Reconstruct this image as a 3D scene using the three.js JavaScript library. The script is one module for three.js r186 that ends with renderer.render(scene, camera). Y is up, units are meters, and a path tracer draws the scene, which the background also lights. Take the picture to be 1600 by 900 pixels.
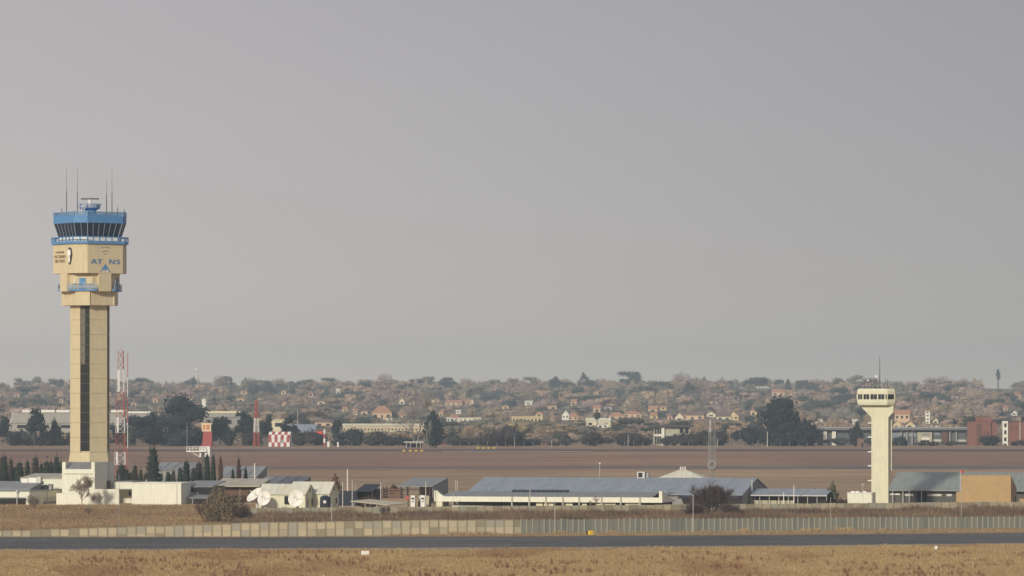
import * as THREE from 'three';
import { mergeGeometries } from 'three/addons/utils/BufferGeometryUtils.js';
import { FontLoader } from 'three/addons/loaders/FontLoader.js';
import { TextGeometry } from 'three/addons/geometries/TextGeometry.js';

// ------------------------------------------------------------------ camera, sky, sun, exposure
const F = 6840, CX = 800, HORIZON = 620, EYE = 22;           // focal length in photo pixels, horizon row, eye height in metres
const scene = new THREE.Scene();
const camera = new THREE.PerspectiveCamera(2 * Math.atan(HORIZON / F) * 180 / Math.PI, 1600 / 1240, 5, 20000);
camera.position.set(0, EYE, 0);
camera.lookAt(0, EYE, -100);
camera.setViewOffset(1600, 1240, 0, 0, 1600, 900);            // lens shifted up: verticals stay vertical

camera.focus = 900; camera.userData.fStop = 0.95;               // a long telephoto focused on the towers

const renderer = new THREE.WebGLRenderer({ antialias: true });
renderer.toneMapping = THREE.LinearToneMapping;
renderer.toneMappingExposure = 1.0;
renderer.shadowMap.enabled = true;

const SUN_AZ = 25 * Math.PI / 180, SUN_EL = 21 * Math.PI / 180;
const sunDir = new THREE.Vector3(-Math.sin(SUN_AZ) * Math.cos(SUN_EL), Math.sin(SUN_EL), Math.cos(SUN_AZ) * Math.cos(SUN_EL));
const sun = new THREE.DirectionalLight(new THREE.Color().setRGB(1, 0.915, 0.74), 3.1);
sun.name = 'sun';
sun.position.copy(sunDir).multiplyScalar(1500).add(new THREE.Vector3(0, 0, -900));
sun.target.position.set(0, 0, -900);
sun.castShadow = true; sun.shadow.radius = 8; sun.shadow.mapSize.set(4096, 4096);
Object.assign(sun.shadow.camera, { left: -400, right: 400, top: 300, bottom: -300, near: 10, far: 5000 });
scene.add(sun, sun.target);

const sst = THREE.MathUtils.smoothstep, lerp = THREE.MathUtils.lerp, clamp = THREE.MathUtils.clamp;
{ // a hazy, smoky winter sky: warm grey low down, cooler above, a little brighter towards the west (the photograph's far side to the sun)
  const W = 1024, H = 512, d = new Float32Array(W * H * 4);
  for (let r = 0; r < H; r++) for (let c = 0; c < W; c++) {
    const el = ((r + 0.5) / H - 0.5) * Math.PI, az = ((c + 0.5) / W - 0.5) * 2 * Math.PI;   // az 0 is +x, -90 deg is -z
    const x = Math.cos(az) * Math.cos(el), z = Math.sin(az) * Math.cos(el);
    const e = Math.max(0, el) * 180 / Math.PI;
    const low = Math.exp(-e / 2.6), dust = Math.exp(-e / 0.9);
    const side = -x;                                                      // towards -x is brighter
    const k = (1 + 0.33 * Math.tanh(side * 3.6)) * (1 + 0.035 * (fbm(x * 14 + z * 6 + 40, el * 46 + 20, 301, 4) - 0.5));   // faint uneven smog
    const up = 1.02 - 0.125 * sst(e, 1.5, 7) + 0.12 * sst(e, 12, 70);
    const i = (r * W + c) * 4;
    d[i] = (0.431 + 0.06 * low + 0.125 * dust + 0.06 * side) * k * up;
    d[i + 1] = (0.42 + 0.04 * low + 0.085 * dust) * k * up;
    d[i + 2] = (0.441 - 0.03 * low + 0.03 * dust - 0.05 * side) * k * up * (1 + 0.08 * (1 - Math.exp(-e / 30)));
    d[i + 3] = 1;
  }
  const t = new THREE.DataTexture(d, W, H, THREE.RGBAFormat, THREE.FloatType);
  t.mapping = THREE.EquirectangularReflectionMapping; t.magFilter = THREE.LinearFilter; t.needsUpdate = true;
  scene.background = t; scene.environment = t;
}
scene.fog = new THREE.FogExp2(new THREE.Color().setRGB(0.70, 0.85, 1.0), 0.000118);

// ------------------------------------------------------------------ helpers
let seedState = 12345;
const rnd = () => { seedState = (seedState + 0x6d2b79f5) | 0; let t = Math.imul(seedState ^ (seedState >>> 15), 1 | seedState); t = (t + Math.imul(t ^ (t >>> 7), 61 | t)) ^ t; return ((t ^ (t >>> 14)) >>> 0) / 4294967296; };
const rr = (a, b) => a + (b - a) * rnd();
const seed = (n) => { seedState = n * 7919 + 17; };
const pick = (a) => a[Math.floor(rnd() * a.length)];
const D2R = Math.PI / 180;
const X = (px, D) => (px - CX) / F * D;                       // pixel column and distance -> metres across
const Y = (py, D) => EYE - (py - HORIZON) / F * D;            // pixel row and distance -> metres up
const groundD = (py) => F * EYE / (py - HORIZON);             // row of a point on the flat ground -> its distance
const interp = (t, v) => { if (v <= t[0][0]) return t[0][1]; for (let i = 1; i < t.length; i++) if (v <= t[i][0]) { const a = t[i - 1], b = t[i]; return lerp(a[1], b[1], (v - a[0]) / (b[0] - a[0])); } return t[t.length - 1][1]; };
function hash(ix, iy, s) { let h = Math.imul(ix, 374761393) ^ Math.imul(iy, 668265263) ^ Math.imul(s, 974711); h = Math.imul(h ^ (h >>> 13), 1274126177); return ((h ^ (h >>> 16)) >>> 0) / 4294967296; }
function vnoise(x, y, s = 1, per = 0) {
  const ix = Math.floor(x), iy = Math.floor(y), fx = x - ix, fy = y - iy, u = fx * fx * (3 - 2 * fx), v = fy * fy * (3 - 2 * fy);
  const w = (n) => per ? ((n % per) + per) % per : n;
  return lerp(lerp(hash(w(ix), w(iy), s), hash(w(ix + 1), w(iy), s), u), lerp(hash(w(ix), w(iy + 1), s), hash(w(ix + 1), w(iy + 1), s), u), v);
}
function fbm(x, y, s = 1, o = 4) { let a = 0, k = 0.5, t = 0; for (let i = 0; i < o; i++) { a += k * vnoise(x, y, s + i); t += k; k *= 0.5; x *= 2.03; y *= 2.03; } return a / t; }

const taken = {};
const numbered = (n) => { const k = taken[n] = (taken[n] ?? -1) + 1; return k ? n + '_' + String(k).padStart(3, '0') : n; };
function tag(o, label, category, group, kind) { o.userData.label = label; if (category) o.userData.category = category; if (group) o.userData.group = group; if (kind) o.userData.kind = kind; return o; }
function thing(name, label, category, pos = [0, 0, 0], turn = 0, group) {
  const o = new THREE.Group(); o.name = numbered(name); o.position.set(...pos); o.rotation.y = turn; scene.add(o); return tag(o, label, category, group);
}
function part(parent, name, geo, mat, label) {
  const m = new THREE.Mesh(Array.isArray(geo) ? mergeGeometries(geo.map((g) => g.index ? g.toNonIndexed() : g)) : geo, mat);
  m.name = name; m.castShadow = m.receiveShadow = true; if (label) m.userData.label = label; parent.add(m); return m;
}
function structure(name, geo, mat, label) { const m = part(scene, numbered(name), geo, mat, label); m.userData.kind = 'structure'; return m; }
function copy(o, pos, turn, label, scale) { const c = o.clone(); c.name = numbered(o.name.replace(/_\d{3}$/, '')); c.userData = { ...o.userData }; c.position.set(...pos); c.rotation.y = turn; if (scale) c.scale.set(...[].concat(scale, scale, scale).slice(0, 3)); if (label) c.userData.label = label; scene.add(c); return c; }

// box from corner to corner, uv in metres
function uvBox(g) {
  const p = g.attributes.position, n = g.attributes.normal, uv = new Float32Array(p.count * 2);
  for (let i = 0; i < p.count; i++) {
    const ax = Math.abs(n.getX(i)), ay = Math.abs(n.getY(i)), az = Math.abs(n.getZ(i));
    const [a, b] = ay > 0.75 ? [p.getX(i), p.getZ(i)] : ax > az ? [p.getZ(i), p.getY(i)] : [p.getX(i), p.getY(i)];
    uv[2 * i] = a; uv[2 * i + 1] = b;
  }
  g.setAttribute('uv', new THREE.BufferAttribute(uv, 2)); return g;
}
const B = (x0, x1, y0, y1, z0, z1) => { const g = new THREE.BoxGeometry(Math.abs(x1 - x0), Math.abs(y1 - y0), Math.abs(z1 - z0)); g.translate((x0 + x1) / 2, (y0 + y1) / 2, (z0 + z1) / 2); return uvBox(g); };
const Cyl = (r0, r1, h, x = 0, y = 0, z = 0, n = 8) => { const g = new THREE.CylinderGeometry(r1, r0, h, n); g.translate(x, y + h / 2, z); return g; };
function bar(a, b, r, n = 4, r2 = r) {
  const A = new THREE.Vector3(...a), Bv = new THREE.Vector3(...b), d = Bv.clone().sub(A), g = new THREE.CylinderGeometry(r2, r, d.length(), n, 1, true);
  g.applyQuaternion(new THREE.Quaternion().setFromUnitVectors(new THREE.Vector3(0, 1, 0), d.clone().normalize())); g.translate((A.x + Bv.x) / 2, (A.y + Bv.y) / 2, (A.z + Bv.z) / 2); return g;
}
// prism between two like polygons (arrays of [x, z], counter-clockwise seen from above), flat sides and caps
function prism(lo, hi, y0, y1, caps = true) {
  const pos = [], n = lo.length;
  const tri = (a, b, c) => pos.push(...a, ...b, ...c);
  for (let i = 0; i < n; i++) {
    const j = (i + 1) % n, a = [lo[i][0], y0, lo[i][1]], b = [lo[j][0], y0, lo[j][1]], c = [hi[j][0], y1, hi[j][1]], d = [hi[i][0], y1, hi[i][1]];
    tri(a, b, c); tri(a, c, d);
  }
  if (caps) for (const [poly, y, up] of [[hi, y1, 1], [lo, y0, 0]]) {
    const sh = THREE.ShapeUtils.triangulateShape(poly.map((p) => new THREE.Vector2(p[0], p[1])), []);
    for (const f of sh) { const q = f.map((k) => [poly[k][0], y, poly[k][1]]); const cr = (q[1][0] - q[0][0]) * (q[2][2] - q[0][2]) - (q[1][2] - q[0][2]) * (q[2][0] - q[0][0]); ((cr < 0) === !!up) ? tri(...q) : tri(q[0], q[2], q[1]); }
  }
  const g = new THREE.BufferGeometry(); g.setAttribute('position', new THREE.Float32BufferAttribute(pos, 3)); g.computeVertexNormals(); return uvBox(g);
}
// polygon in (y, z) extruded along x: for sheds with gables
function slabX(poly, x0, x1) {
  const pos = [], n = poly.length, tri = (a, b, c) => pos.push(...a, ...b, ...c);
  for (let i = 0; i < n; i++) { const j = (i + 1) % n, a = [x0, poly[i][0], poly[i][1]], b = [x0, poly[j][0], poly[j][1]], c = [x1, poly[j][0], poly[j][1]], d = [x1, poly[i][0], poly[i][1]]; tri(a, b, c); tri(a, c, d); }
  for (const f of THREE.ShapeUtils.triangulateShape(poly.map((p) => new THREE.Vector2(p[0], p[1])), [])) { for (const x of [x0, x1]) tri(...f.map((k) => [x, poly[k][0], poly[k][1]])); }
  const g = new THREE.BufferGeometry(); g.setAttribute('position', new THREE.Float32BufferAttribute(pos, 3)); g.computeVertexNormals(); return uvBox(g);
}
const octagon = (L, C) => { const h = L / 2 + C / Math.SQRT2, l = L / 2; return [[l, h], [h, l], [h, -l], [l, -h], [-l, -h], [-h, -l], [-h, l], [-l, h]]; };
const polyScale = (p, k) => p.map(([a, b]) => [a * k, b * k]);

// ------------------------------------------------------------------ textures and materials
function noiseTex(size, fn, repeatMetres, srgb = false) {
  const d = new Uint8Array(size * size * 4);
  for (let y = 0; y < size; y++) for (let x = 0; x < size; x++) { const v = fn(x / size, y / size); const i = (y * size + x) * 4; d[i] = clamp(v[0], 0, 1) * 255; d[i + 1] = clamp(v[1], 0, 1) * 255; d[i + 2] = clamp(v[2], 0, 1) * 255; d[i + 3] = 255; }
  const t = new THREE.DataTexture(d, size, size); t.wrapS = t.wrapT = THREE.RepeatWrapping; t.magFilter = THREE.LinearFilter; t.minFilter = THREE.LinearMipmapLinearFilter;
  const [ru, rv] = [].concat(repeatMetres, repeatMetres); t.repeat.set(1 / ru, 1 / rv); if (srgb) t.colorSpace = THREE.SRGBColorSpace; t.needsUpdate = true; return t;
}
const tfbm = (u, v, n, s, o = 4) => { let a = 0, k = 0.5, t = 0; for (let i = 0; i < o; i++) { a += k * vnoise(u * n, v * n, s + i, n); t += k; k *= 0.55; n *= 2; } return a / t; };
const mottle = noiseTex(256, (u, v) => { const n = tfbm(u, v, 6, 3, 5), k = 0.86 + 0.2 * n; return [k, k, k * 0.99]; }, 7);
const streaks = noiseTex(256, (u, v) => { const n = vnoise(u * 48, v * 3, 5, 48) * 0.6 + vnoise(u * 96, v * 6, 9, 96) * 0.4, m = tfbm(u, v, 5, 21, 4); const k = 0.76 + 0.2 * n + 0.14 * m; return [k, k * 0.99, k * 0.97]; }, 9);
const sheeting = noiseTex(256, (u, v) => { const rib = 0.5 + 0.5 * Math.sin(u * Math.PI * 2 * 24), n = vnoise(u * 24, v * 4, 31, 24), m = tfbm(u, v, 5, 77, 4); const rust = sst(tfbm(u, v, 7, 177, 5), 0.56, 0.75) * 0.22, k = 0.7 + 0.06 * rib + 0.2 * n + 0.18 * m; return [k, k * (1 - 0.35 * rust), k * (1 - 0.8 * rust)]; }, 12);
const grassMap = noiseTex(1024, (u, v) => {
  const a = tfbm(u, v, 5, 41, 6), b = tfbm(u, v, 40, 61, 4), c = tfbm(u, v, 9, 91, 4);
  const k = 0.62 + 0.45 * a + 0.3 * (b - 0.5), red = sst(c, 0.45, 0.75);
  return [k, k * (1 - 0.10 * red), k * (1 - 0.16 * red)];
}, 60);
const asphaltMap = noiseTex(512, (u, v) => { const a = tfbm(u, v, 6, 141, 5), b = tfbm(u, v, 60, 161, 3); const c = vnoise(u * 3, v * 6, 7, 6) * 0.65 + vnoise(u * 10, v * 20, 8, 20) * 0.35; const k = 0.62 + 0.35 * (a - 0.5) + 0.3 * (b - 0.5) + 0.85 * (c - 0.5); return [k * 1.01, k, k * 0.99]; }, [90, 56]);

const lin = (r, g, b) => new THREE.Color().setRGB(r, g, b);
const M = (r, g, b, o = {}) => new THREE.MeshStandardMaterial({ color: lin(r, g, b), roughness: 0.85, ...o });
const mat = {
  cream: M(0.67, 0.575, 0.38, { map: streaks }), 
  blue: M(0.085, 0.25, 0.52, { map: mottle, roughness: 0.6 }), blueLight: M(0.22, 0.36, 0.55, { map: mottle, roughness: 0.6 }),
  mullion: M(0.26, 0.32, 0.40, { roughness: 0.5 }), letterBlue: M(0.09, 0.20, 0.38, { roughness: 0.7 }), letterBrown: M(0.19, 0.13, 0.07), letterBlack: M(0.03, 0.03, 0.03), letterGrey: M(0.33, 0.29, 0.24), decalWhite: M(0.85, 0.83, 0.78),
  cabGlass: new THREE.MeshPhysicalMaterial({ color: lin(0.012, 0.022, 0.042), roughness: 0.12, metalness: 0.0, specularIntensity: 0.7 }),
  stairGlass: new THREE.MeshPhysicalMaterial({ color: lin(0.018, 0.018, 0.018), roughness: 0.25, specularIntensity: 0.5 }), stairSkyPane: M(0.11, 0.088, 0.065, { roughness: 0.5 }), stairFrame: M(0.07, 0.06, 0.05, { roughness: 0.6 }),
  darkGlass: new THREE.MeshPhysicalMaterial({ color: lin(0.02, 0.022, 0.026), roughness: 0.15 }),
  white: M(0.80, 0.81, 0.70, { map: streaks }), whiteClean: M(0.82, 0.81, 0.76, { map: mottle }), ivory: M(0.745, 0.735, 0.56, { map: streaks }), ivoryDark: M(0.5, 0.47, 0.36, { map: streaks }),
  greyWall: M(0.30, 0.30, 0.30, { map: mottle }), greyRoof: M(0.235, 0.25, 0.265, { map: sheeting, roughness: 0.65 }), blueGreyRoof: M(0.265, 0.31, 0.36, { map: sheeting, roughness: 0.6 }), greenGreyRoof: M(0.26, 0.295, 0.275, { map: sheeting, roughness: 0.65 }), beigeRoof: M(0.42, 0.39, 0.33, { map: sheeting }), paleRoof: M(0.66, 0.65, 0.54, { map: sheeting, roughness: 0.7 }),
  dark: M(0.02, 0.022, 0.026), darkBlue: M(0.018, 0.025, 0.04), tan: M(0.435, 0.3, 0.145, { map: mottle }), brick: M(0.225, 0.095, 0.072, { map: mottle }), brickDark: M(0.14, 0.062, 0.052, { map: mottle }),
  panelPale: M(0.47, 0.41, 0.285, { map: mottle }), panelMid: M(0.42, 0.37, 0.26, { map: mottle }), panelDull: M(0.37, 0.33, 0.24, { map: mottle }), post: M(0.27, 0.245, 0.17, { map: mottle }),
  panelStained: M(0.29, 0.255, 0.18, { map: streaks }), panelGrey: M(0.36, 0.345, 0.285, { map: streaks }),
  slabGrey: M(0.21, 0.215, 0.185, { map: mottle }), slabGrey2: M(0.175, 0.185, 0.165, { map: mottle }), slabPost: M(0.38, 0.37, 0.315, { map: mottle }),
  red: M(0.36, 0.062, 0.05, { roughness: 0.6 }), redFaded: M(0.42, 0.10, 0.075, { roughness: 0.7 }), whitePaint: M(0.74, 0.73, 0.71, { roughness: 0.6 }), steel: M(0.30, 0.30, 0.30, { roughness: 0.55 }), steelDark: M(0.10, 0.095, 0.09), steelPale: M(0.55, 0.54, 0.51, { roughness: 0.5 }),
  orange: M(0.62, 0.25, 0.10), yellow: M(0.75, 0.50, 0.03), timber: M(0.16, 0.085, 0.055, { map: mottle }), timberDark: M(0.05, 0.035, 0.03),
  roofOrange: M(0.44, 0.215, 0.13, { map: mottle }), roofBrown: M(0.17, 0.11, 0.08, { map: mottle }), roofDark: M(0.075, 0.065, 0.06, { map: mottle }), wallYellow: M(0.72, 0.56, 0.29, { map: mottle }), wallCream: M(0.76, 0.68, 0.46, { map: mottle }), wallPeach: M(0.70, 0.50, 0.32, { map: mottle }), wallWhite: M(0.83, 0.81, 0.72, { map: mottle }),
  bark: M(0.13, 0.10, 0.075), barkPale: M(0.34, 0.30, 0.25), twig: M(0.115, 0.082, 0.075), twigPale: M(0.26, 0.20, 0.15),
  asphalt: M(0.108, 0.106, 0.109, { map: asphaltMap }), shoulder: M(0.40, 0.33, 0.275, { map: asphaltMap }), concrete: M(0.45, 0.42, 0.36, { map: mottle }),
};
const foliageMat = {};
const foliage = (r, g, b) => foliageMat[[r, g, b]] ??= new THREE.MeshStandardMaterial({ color: lin(r, g, b), roughness: 1, vertexColors: true });

// ------------------------------------------------------------------ terrain
const taxiNear = (x) => { const c = clamp(x, -130, 130); return 640 + 0.17 * c + 0.0008 * c * c + (x - c) * 0.2; };
const taxiFar = (x) => { const c = clamp(x, -130, 130); return 688 + 0.13 * c + 0.0011 * c * c + (x - c) * 0.2; };
const wallD = (x) => x < 0 ? 703 + 0.12 * x : 703 + 0.36 * x;                 // line of the boundary wall beside the taxiway
const backWallD = (x) => 818 + 0.33 * x;
const wallDip = (x) => interp([[-140, 1.6], [-81, 1.5], [-61, 0.9], [-48, 0.6], [-40, 0.3], [-10, 0]], x);
const HILL = [[0, 0], [2300, 0], [2900, 0.8], [3400, 3], [3800, 8], [4300, 16], [4800, 27], [5000, 30.5], [5300, 31.5], [6000, 20], [12000, -40]];
function terrain(x, D) {
  let h = interp(HILL, D);
  if (D > 2500) h += (fbm(x / 420 + 3, D / 700, 5, 3) - 0.5) * 9 * sst(D, 2500, 4500) + 2.2 * Math.sin(x / 260 + 0.8) * sst(D, 4000, 5000);
  if (D > 650 && D < 790) { const w = wallD(x), e = taxiFar(x); h -= wallDip(x) * sst(D, e + 1.2, Math.max(e + 2.5, w - 3)) * (1 - sst(D, w + 4, w + 45)); }
  return h;
}
const rowOf = (x, D, up = 0) => HORIZON + F * (EYE - terrain(x, D) - up) / D;
function slopeD(px, py, from = 2000) { for (let D = from; D < 5400; D += 10) if (rowOf(X(px, D), D) <= py) return D; return 5300; }
{
  const rows = [];
  for (let D = -150; D < 480; D += 45) rows.push(D);
  for (let D = 480; D < 680; D += 5) rows.push(D);
  for (let D = 680; D < 760; D += 1.5) rows.push(D);
  for (let D = 760; D < 1000; D += 6) rows.push(D);
  for (let D = 1000; D < 2000; D += 15) rows.push(D);
  for (let D = 2000; D < 5600; D += 40) rows.push(D);
  for (let D = 5600; D <= 6600; D += 200) rows.push(D);
  const N = 130, pos = [], col = [], uv = [], idx = [];
  const straw = [0.42, 0.30, 0.155], red = [0.285, 0.158, 0.10], pale = [0.38, 0.265, 0.155], brown = [0.27, 0.175, 0.105], olive = [0.14, 0.12, 0.075];
  const mix = (a, b, t) => a.map((v, i) => lerp(v, b[i], t));
  for (const D of rows) for (let i = 0; i <= N; i++) {
    const u = i / N * 2 - 1, x = u * (180 + 0.32 * Math.max(0, D)); pos.push(x, terrain(x, D), -D); uv.push(x, D);
    const n = fbm(x / 60, D / 90, 8, 4), n2 = fbm(x / 22, D / 30, 18, 4);
    let c = mix(straw, red, sst(n2, 0.5, 0.75) * 0.55);
    if (D > 690) c = mix(pale, brown, sst(n, 0.4, 0.65));
    if (D > 950) c = mix(mix(pale, straw, n2), red, clamp(sst(D, 1180, 1480) * 0.95 + (n - 0.5) * 1.3, 0, 1));
    if (D > 1800) c = mix(red, brown, 0.4);
    if (D > 1850) c = mix(red, pale, 0.45 + n2 * 0.3);
    if (D > 950 && D <= 2000) { const st = 0.4 + 0.4 * fbm(x / 240, D / 26, 28, 4) + 0.28 * fbm(x / 34, D / 70, 38, 4); c = c.map((v) => v * st); }
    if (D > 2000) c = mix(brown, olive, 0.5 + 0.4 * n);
    col.push(...c);
  }
  for (let r = 0; r < rows.length - 1; r++) for (let i = 0; i < N; i++) { const a = r * (N + 1) + i, b = a + 1, c = a + N + 1, d = c + 1; idx.push(a, b, d, a, d, c); }
  const g = new THREE.BufferGeometry(); g.setAttribute('position', new THREE.Float32BufferAttribute(pos, 3)); g.setAttribute('color', new THREE.Float32BufferAttribute(col, 3)); g.setAttribute('uv', new THREE.Float32BufferAttribute(uv, 2)); g.setIndex(idx); g.computeVertexNormals();
  structure('ground', g, new THREE.MeshStandardMaterial({ color: lin(1.25, 1.25, 1.25), map: grassMap, vertexColors: true, roughness: 1, bumpMap: grassMap, bumpScale: 0.25 }), 'dry winter grassland of the airfield rising to a wooded ridge');
}
function ribbon(near, far, y, x0, x1, step) {
  const pos = [], uv = [], idx = []; let k = 0;
  for (let x = x0; x <= x1 + 1e-6; x += step, k++) { for (let j = 0; j <= 4; j++) { const D = lerp(near(x), far(x), j / 4); pos.push(x, y, -D); uv.push(x, j / 4 * 52); } if (k) for (let j = 0; j < 4; j++) { const a = (k - 1) * 5 + j, b = k * 5 + j; idx.push(a, b, b + 1, a, b + 1, a + 1); } }
  const g = new THREE.BufferGeometry(); g.setAttribute('position', new THREE.Float32BufferAttribute(pos, 3)); g.setAttribute('uv', new THREE.Float32BufferAttribute(uv, 2)); g.setIndex(idx); g.computeVertexNormals(); return g;
}
const wob = (x, s, a = 1.2) => (fbm(x / 7, s, s, 4) - 0.5) * 2 * a;
structure('taxiway', ribbon((x) => taxiNear(x) + wob(x, 3), (x) => taxiFar(x) + wob(x, 9, 0.6), 0.025, -300, 300, 2), mat.asphalt, 'weathered dark asphalt taxiway in front of the boundary wall');
structure('soil_edge', ribbon((x) => taxiFar(x) - 3.2 + wob(x, 43, 2.6), (x) => taxiFar(x) + 1.6 + wob(x, 47, 0.8), 0.04, -300, 300, 1.5), M(0.15, 0.115, 0.085, { map: grassMap }), 'dark damp soil spilled along the far taxiway edge');
structure('taxiway_shoulder', ribbon((x) => taxiNear(x) - 9 + wob(x, 13, 3.5), (x) => taxiNear(x) + 3, 0.012, -300, 300, 2), mat.shoulder, 'pale gravel shoulder along the taxiway edge');
structure('grass_verge', ribbon((x) => taxiFar(x) - 1, (x) => Math.max(taxiFar(x) + 1.4, x < -10 ? taxiFar(x) + 1.2 : wallD(x) + 0.5), 0.008, -300, 300, 2), M(0.40, 0.30, 0.17, { map: grassMap }), 'strip of bleached grass between taxiway and boundary wall');
structure('runway', ribbon((x) => 1352 - 18 * sst(x, -40, 150) + wob(x / 6, 23, 5), (x) => 1372 + 24 * sst(x, -40, 150) + wob(x / 6, 29, 4), 0.03, -600, 600, 6), M(0.17, 0.155, 0.145, { map: asphaltMap }), 'distant grey runway crossing the red grass');
structure('service_road', ribbon((x) => 1768 + 0.02 * x, (x) => 1822 + 0.02 * x, 0.03, -700, 700, 12), M(0.075, 0.055, 0.045, { map: asphaltMap }), 'far dark strip of burnt verge and road before the tree line');
structure('concrete_apron', ribbon(() => 1752, () => 1766, 0.04, X(690, 1760), X(930, 1760), 6), mat.concrete, 'thin pale concrete strip beside the far road');

// ------------------------------------------------------------------ control tower
const font = await new FontLoader().loadAsync('fonts/droid/droid_sans_bold.typeface.json');
const text = (s, size, depth) => { const g = new TextGeometry(s, { font, size, depth, curveSegments: 3 }); g.computeBoundingBox(); const b = g.boundingBox; g.translate(-(b.min.x + b.max.x) / 2, 0, 0); return g; };
const ringOf = (outer, inner, y0, y1) => { // hollow octagonal ring: outer and inner walls with top and bottom
  const n = outer.length, gs = [];
  for (let i = 0; i < n; i++) { const j = (i + 1) % n; gs.push(prism([outer[i], outer[j], inner[j], inner[i]], [outer[i], outer[j], inner[j], inner[i]], y0, y1)); }
  return gs;
};
{
  const TD = 905, tx = X(140.5, TD), yy = (r) => Y(r, TD);
  const t = thing('control_tower', 'tall cream octagonal control tower with blue glazed cab and blue lettering', 'control tower', [tx, 0, -TD], 35.5 * D2R);
  // shaft: precast segments with recessed glazed corners
  const L = 4.15, C = 2.0, h = L / 2 + C / Math.SQRT2, l = L / 2, rc = 0.3;
  const shaftPoly = []; // each corner is stepped back by rc
  for (let q = 0; q < 4; q++) {
    const c = Math.cos(-q * Math.PI / 2), s = Math.sin(-q * Math.PI / 2), rot = ([a, b]) => [a * c - b * s, a * s + b * c], k = rc / Math.SQRT2;
    for (const p of [[-l, h], [l, h], [l - k, h - k - 0.05], [h - k - 0.05, l - k]]) shaftPoly.push(rot(p));
  }
  const yTop = yy(477), yBase = yy(706);
  const nSeg = 10;
  for (let i = 0; i < nSeg; i++) { const a = lerp(yBase, yTop, i / nSeg), b = lerp(yBase, yTop, (i + 1) / nSeg) - 0.05; part(t, 'shaft_segment', prism(shaftPoly, shaftPoly, a, b), mat.cream); }
  const coreP = polyScale(octagon(L - 0.5, C - 0.5), 0.985); part(t, 'shaft_core', prism(coreP, coreP, 0, yTop), mat.cream);
  const sk0 = polyScale(octagon(L, C), 1.07), sk1 = octagon(L, C); part(t, 'shaft_skirt', prism(sk0, sk1, yy(720), yBase - 0.06), mat.cream); part(t, 'shaft_foot', prism(sk0, sk0, 0, yy(720) - 0.02), mat.cream);
  // glazed corner strips
  for (let q = 0; q < 4; q++) {
    const strip = new THREE.Group(); strip.name = 'corner_glazing'; strip.rotation.y = (-45 + q * 90) * D2R; t.add(strip);
    const dist = (h + l) / Math.SQRT2 - rc + 0.02, rowsN = 15, y0 = yBase + 0.2, y1 = yTop - 0.1;
    const w = 1.86;
    for (let r = 0; r < rowsN; r++) {
      const a = lerp(y0, y1, r / rowsN), b = lerp(y0, y1, (r + 1) / rowsN) - 0.16;
      for (const s of [0, 1]) { const m = part(strip, 'pane', B(s ? 0.1 : -w / 2, s ? w / 2 : -0.02, a + (s ? 0.5 : 0), b - (s ? 0.35 : 0), dist, dist + 0.05), r > 8.5 ? (s ? mat.stairGlass : mat.stairSkyPane) : mat.stairGlass); m.rotation.x = 0; }  // upper panes coloured lighter brown to stand in for a sky reflection
      part(strip, 'transom', B(-w / 2, w / 2, b + 0.02, b + 0.14, dist, dist + 0.12), mat.stairFrame);
    }
    part(strip, 'backing', B(-w / 2, w / 2, y0, y1, dist - 0.06, dist - 0.02), r2(q));
  }
  function r2() { return mat.stairGlass; }
  // lower collar
  const cb = octagon(5.4, 3.0); part(t, 'lower_collar', prism(cb, cb, yy(477.5), yy(456)), mat.cream);
  for (let q = 0; q < 4; q++) { const g = B(-1.5, 1.5, yy(477.8), yy(455.5), 4.2, 5.6); g.rotateY((45 + q * 90) * D2R); part(t, 'corner_block', g, mat.cream); }
  // balcony storey: core, four piers, four corner balconies
  const core = octagon(5.2, 4.1); part(t, 'balcony_core', prism(core, core, yy(456), yy(428)), mat.cream);
  const HW = 6.27;
  for (let q = 0; q < 4; q++) {
    const g = new THREE.Group(); g.name = 'pier'; g.rotation.y = q * 90 * D2R; t.add(g);
    part(g, 'pier_wall', B(-1.45, 1.45, yy(456) - 0.003, yy(428) - 0.01, 4.2, HW - 0.02), mat.cream);
    const b = new THREE.Group(); b.name = 'corner_balcony'; b.rotation.y = (45 + q * 90) * D2R; t.add(b);
    const fl = yy(455), o = 6.05, wd = 3.05;
    part(b, 'floor', B(-wd, wd, fl - 0.05, fl + 0.3, 4.9, o), mat.blue);
    for (let i = 0; i <= 8; i++) part(b, 'baluster', B(lerp(-wd, wd, i / 8) - 0.04, lerp(-wd, wd, i / 8) + 0.04, fl + 0.3, fl + 1.35, o - 0.1, o - 0.02), mat.blueLight);
    part(b, 'handrail', B(-wd, wd, fl + 1.35, fl + 1.43, o - 0.12, o), mat.blueLight);
    part(b, 'rail_panel', B(-wd, wd, fl + 0.5, fl + 1.15, o - 0.07, o - 0.05), new THREE.MeshPhysicalMaterial({ color: lin(0.35, 0.42, 0.5), roughness: 0.4, transparent: true, opacity: 0.5 }));
    const zc = (5.2 / 2 + 4.1 / Math.SQRT2 + 5.2 / 2) / Math.SQRT2;
    const door = part(b, 'door', B(-0.72, 0.66, fl + 0.31, fl + 2.6, zc, zc + 0.08), mat.blue);
    part(door, 'handle', B(0.3, 0.42, fl + 1.0, fl + 1.7, zc + 0.08, zc + 0.14), mat.whitePaint);
    part(b, 'lamp', B(-1.75, -1.5, fl + 1.5, fl + 2.3, zc, zc + 0.2), mat.whitePaint);
  }
  // big lettered box
  const bx = octagon(8.4, 2.95), bh = 8.4 / 2 + 2.95 / Math.SQRT2; part(t, 'lettered_storey', prism(bx, bx, yy(428), yy(381)), mat.cream);
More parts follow.
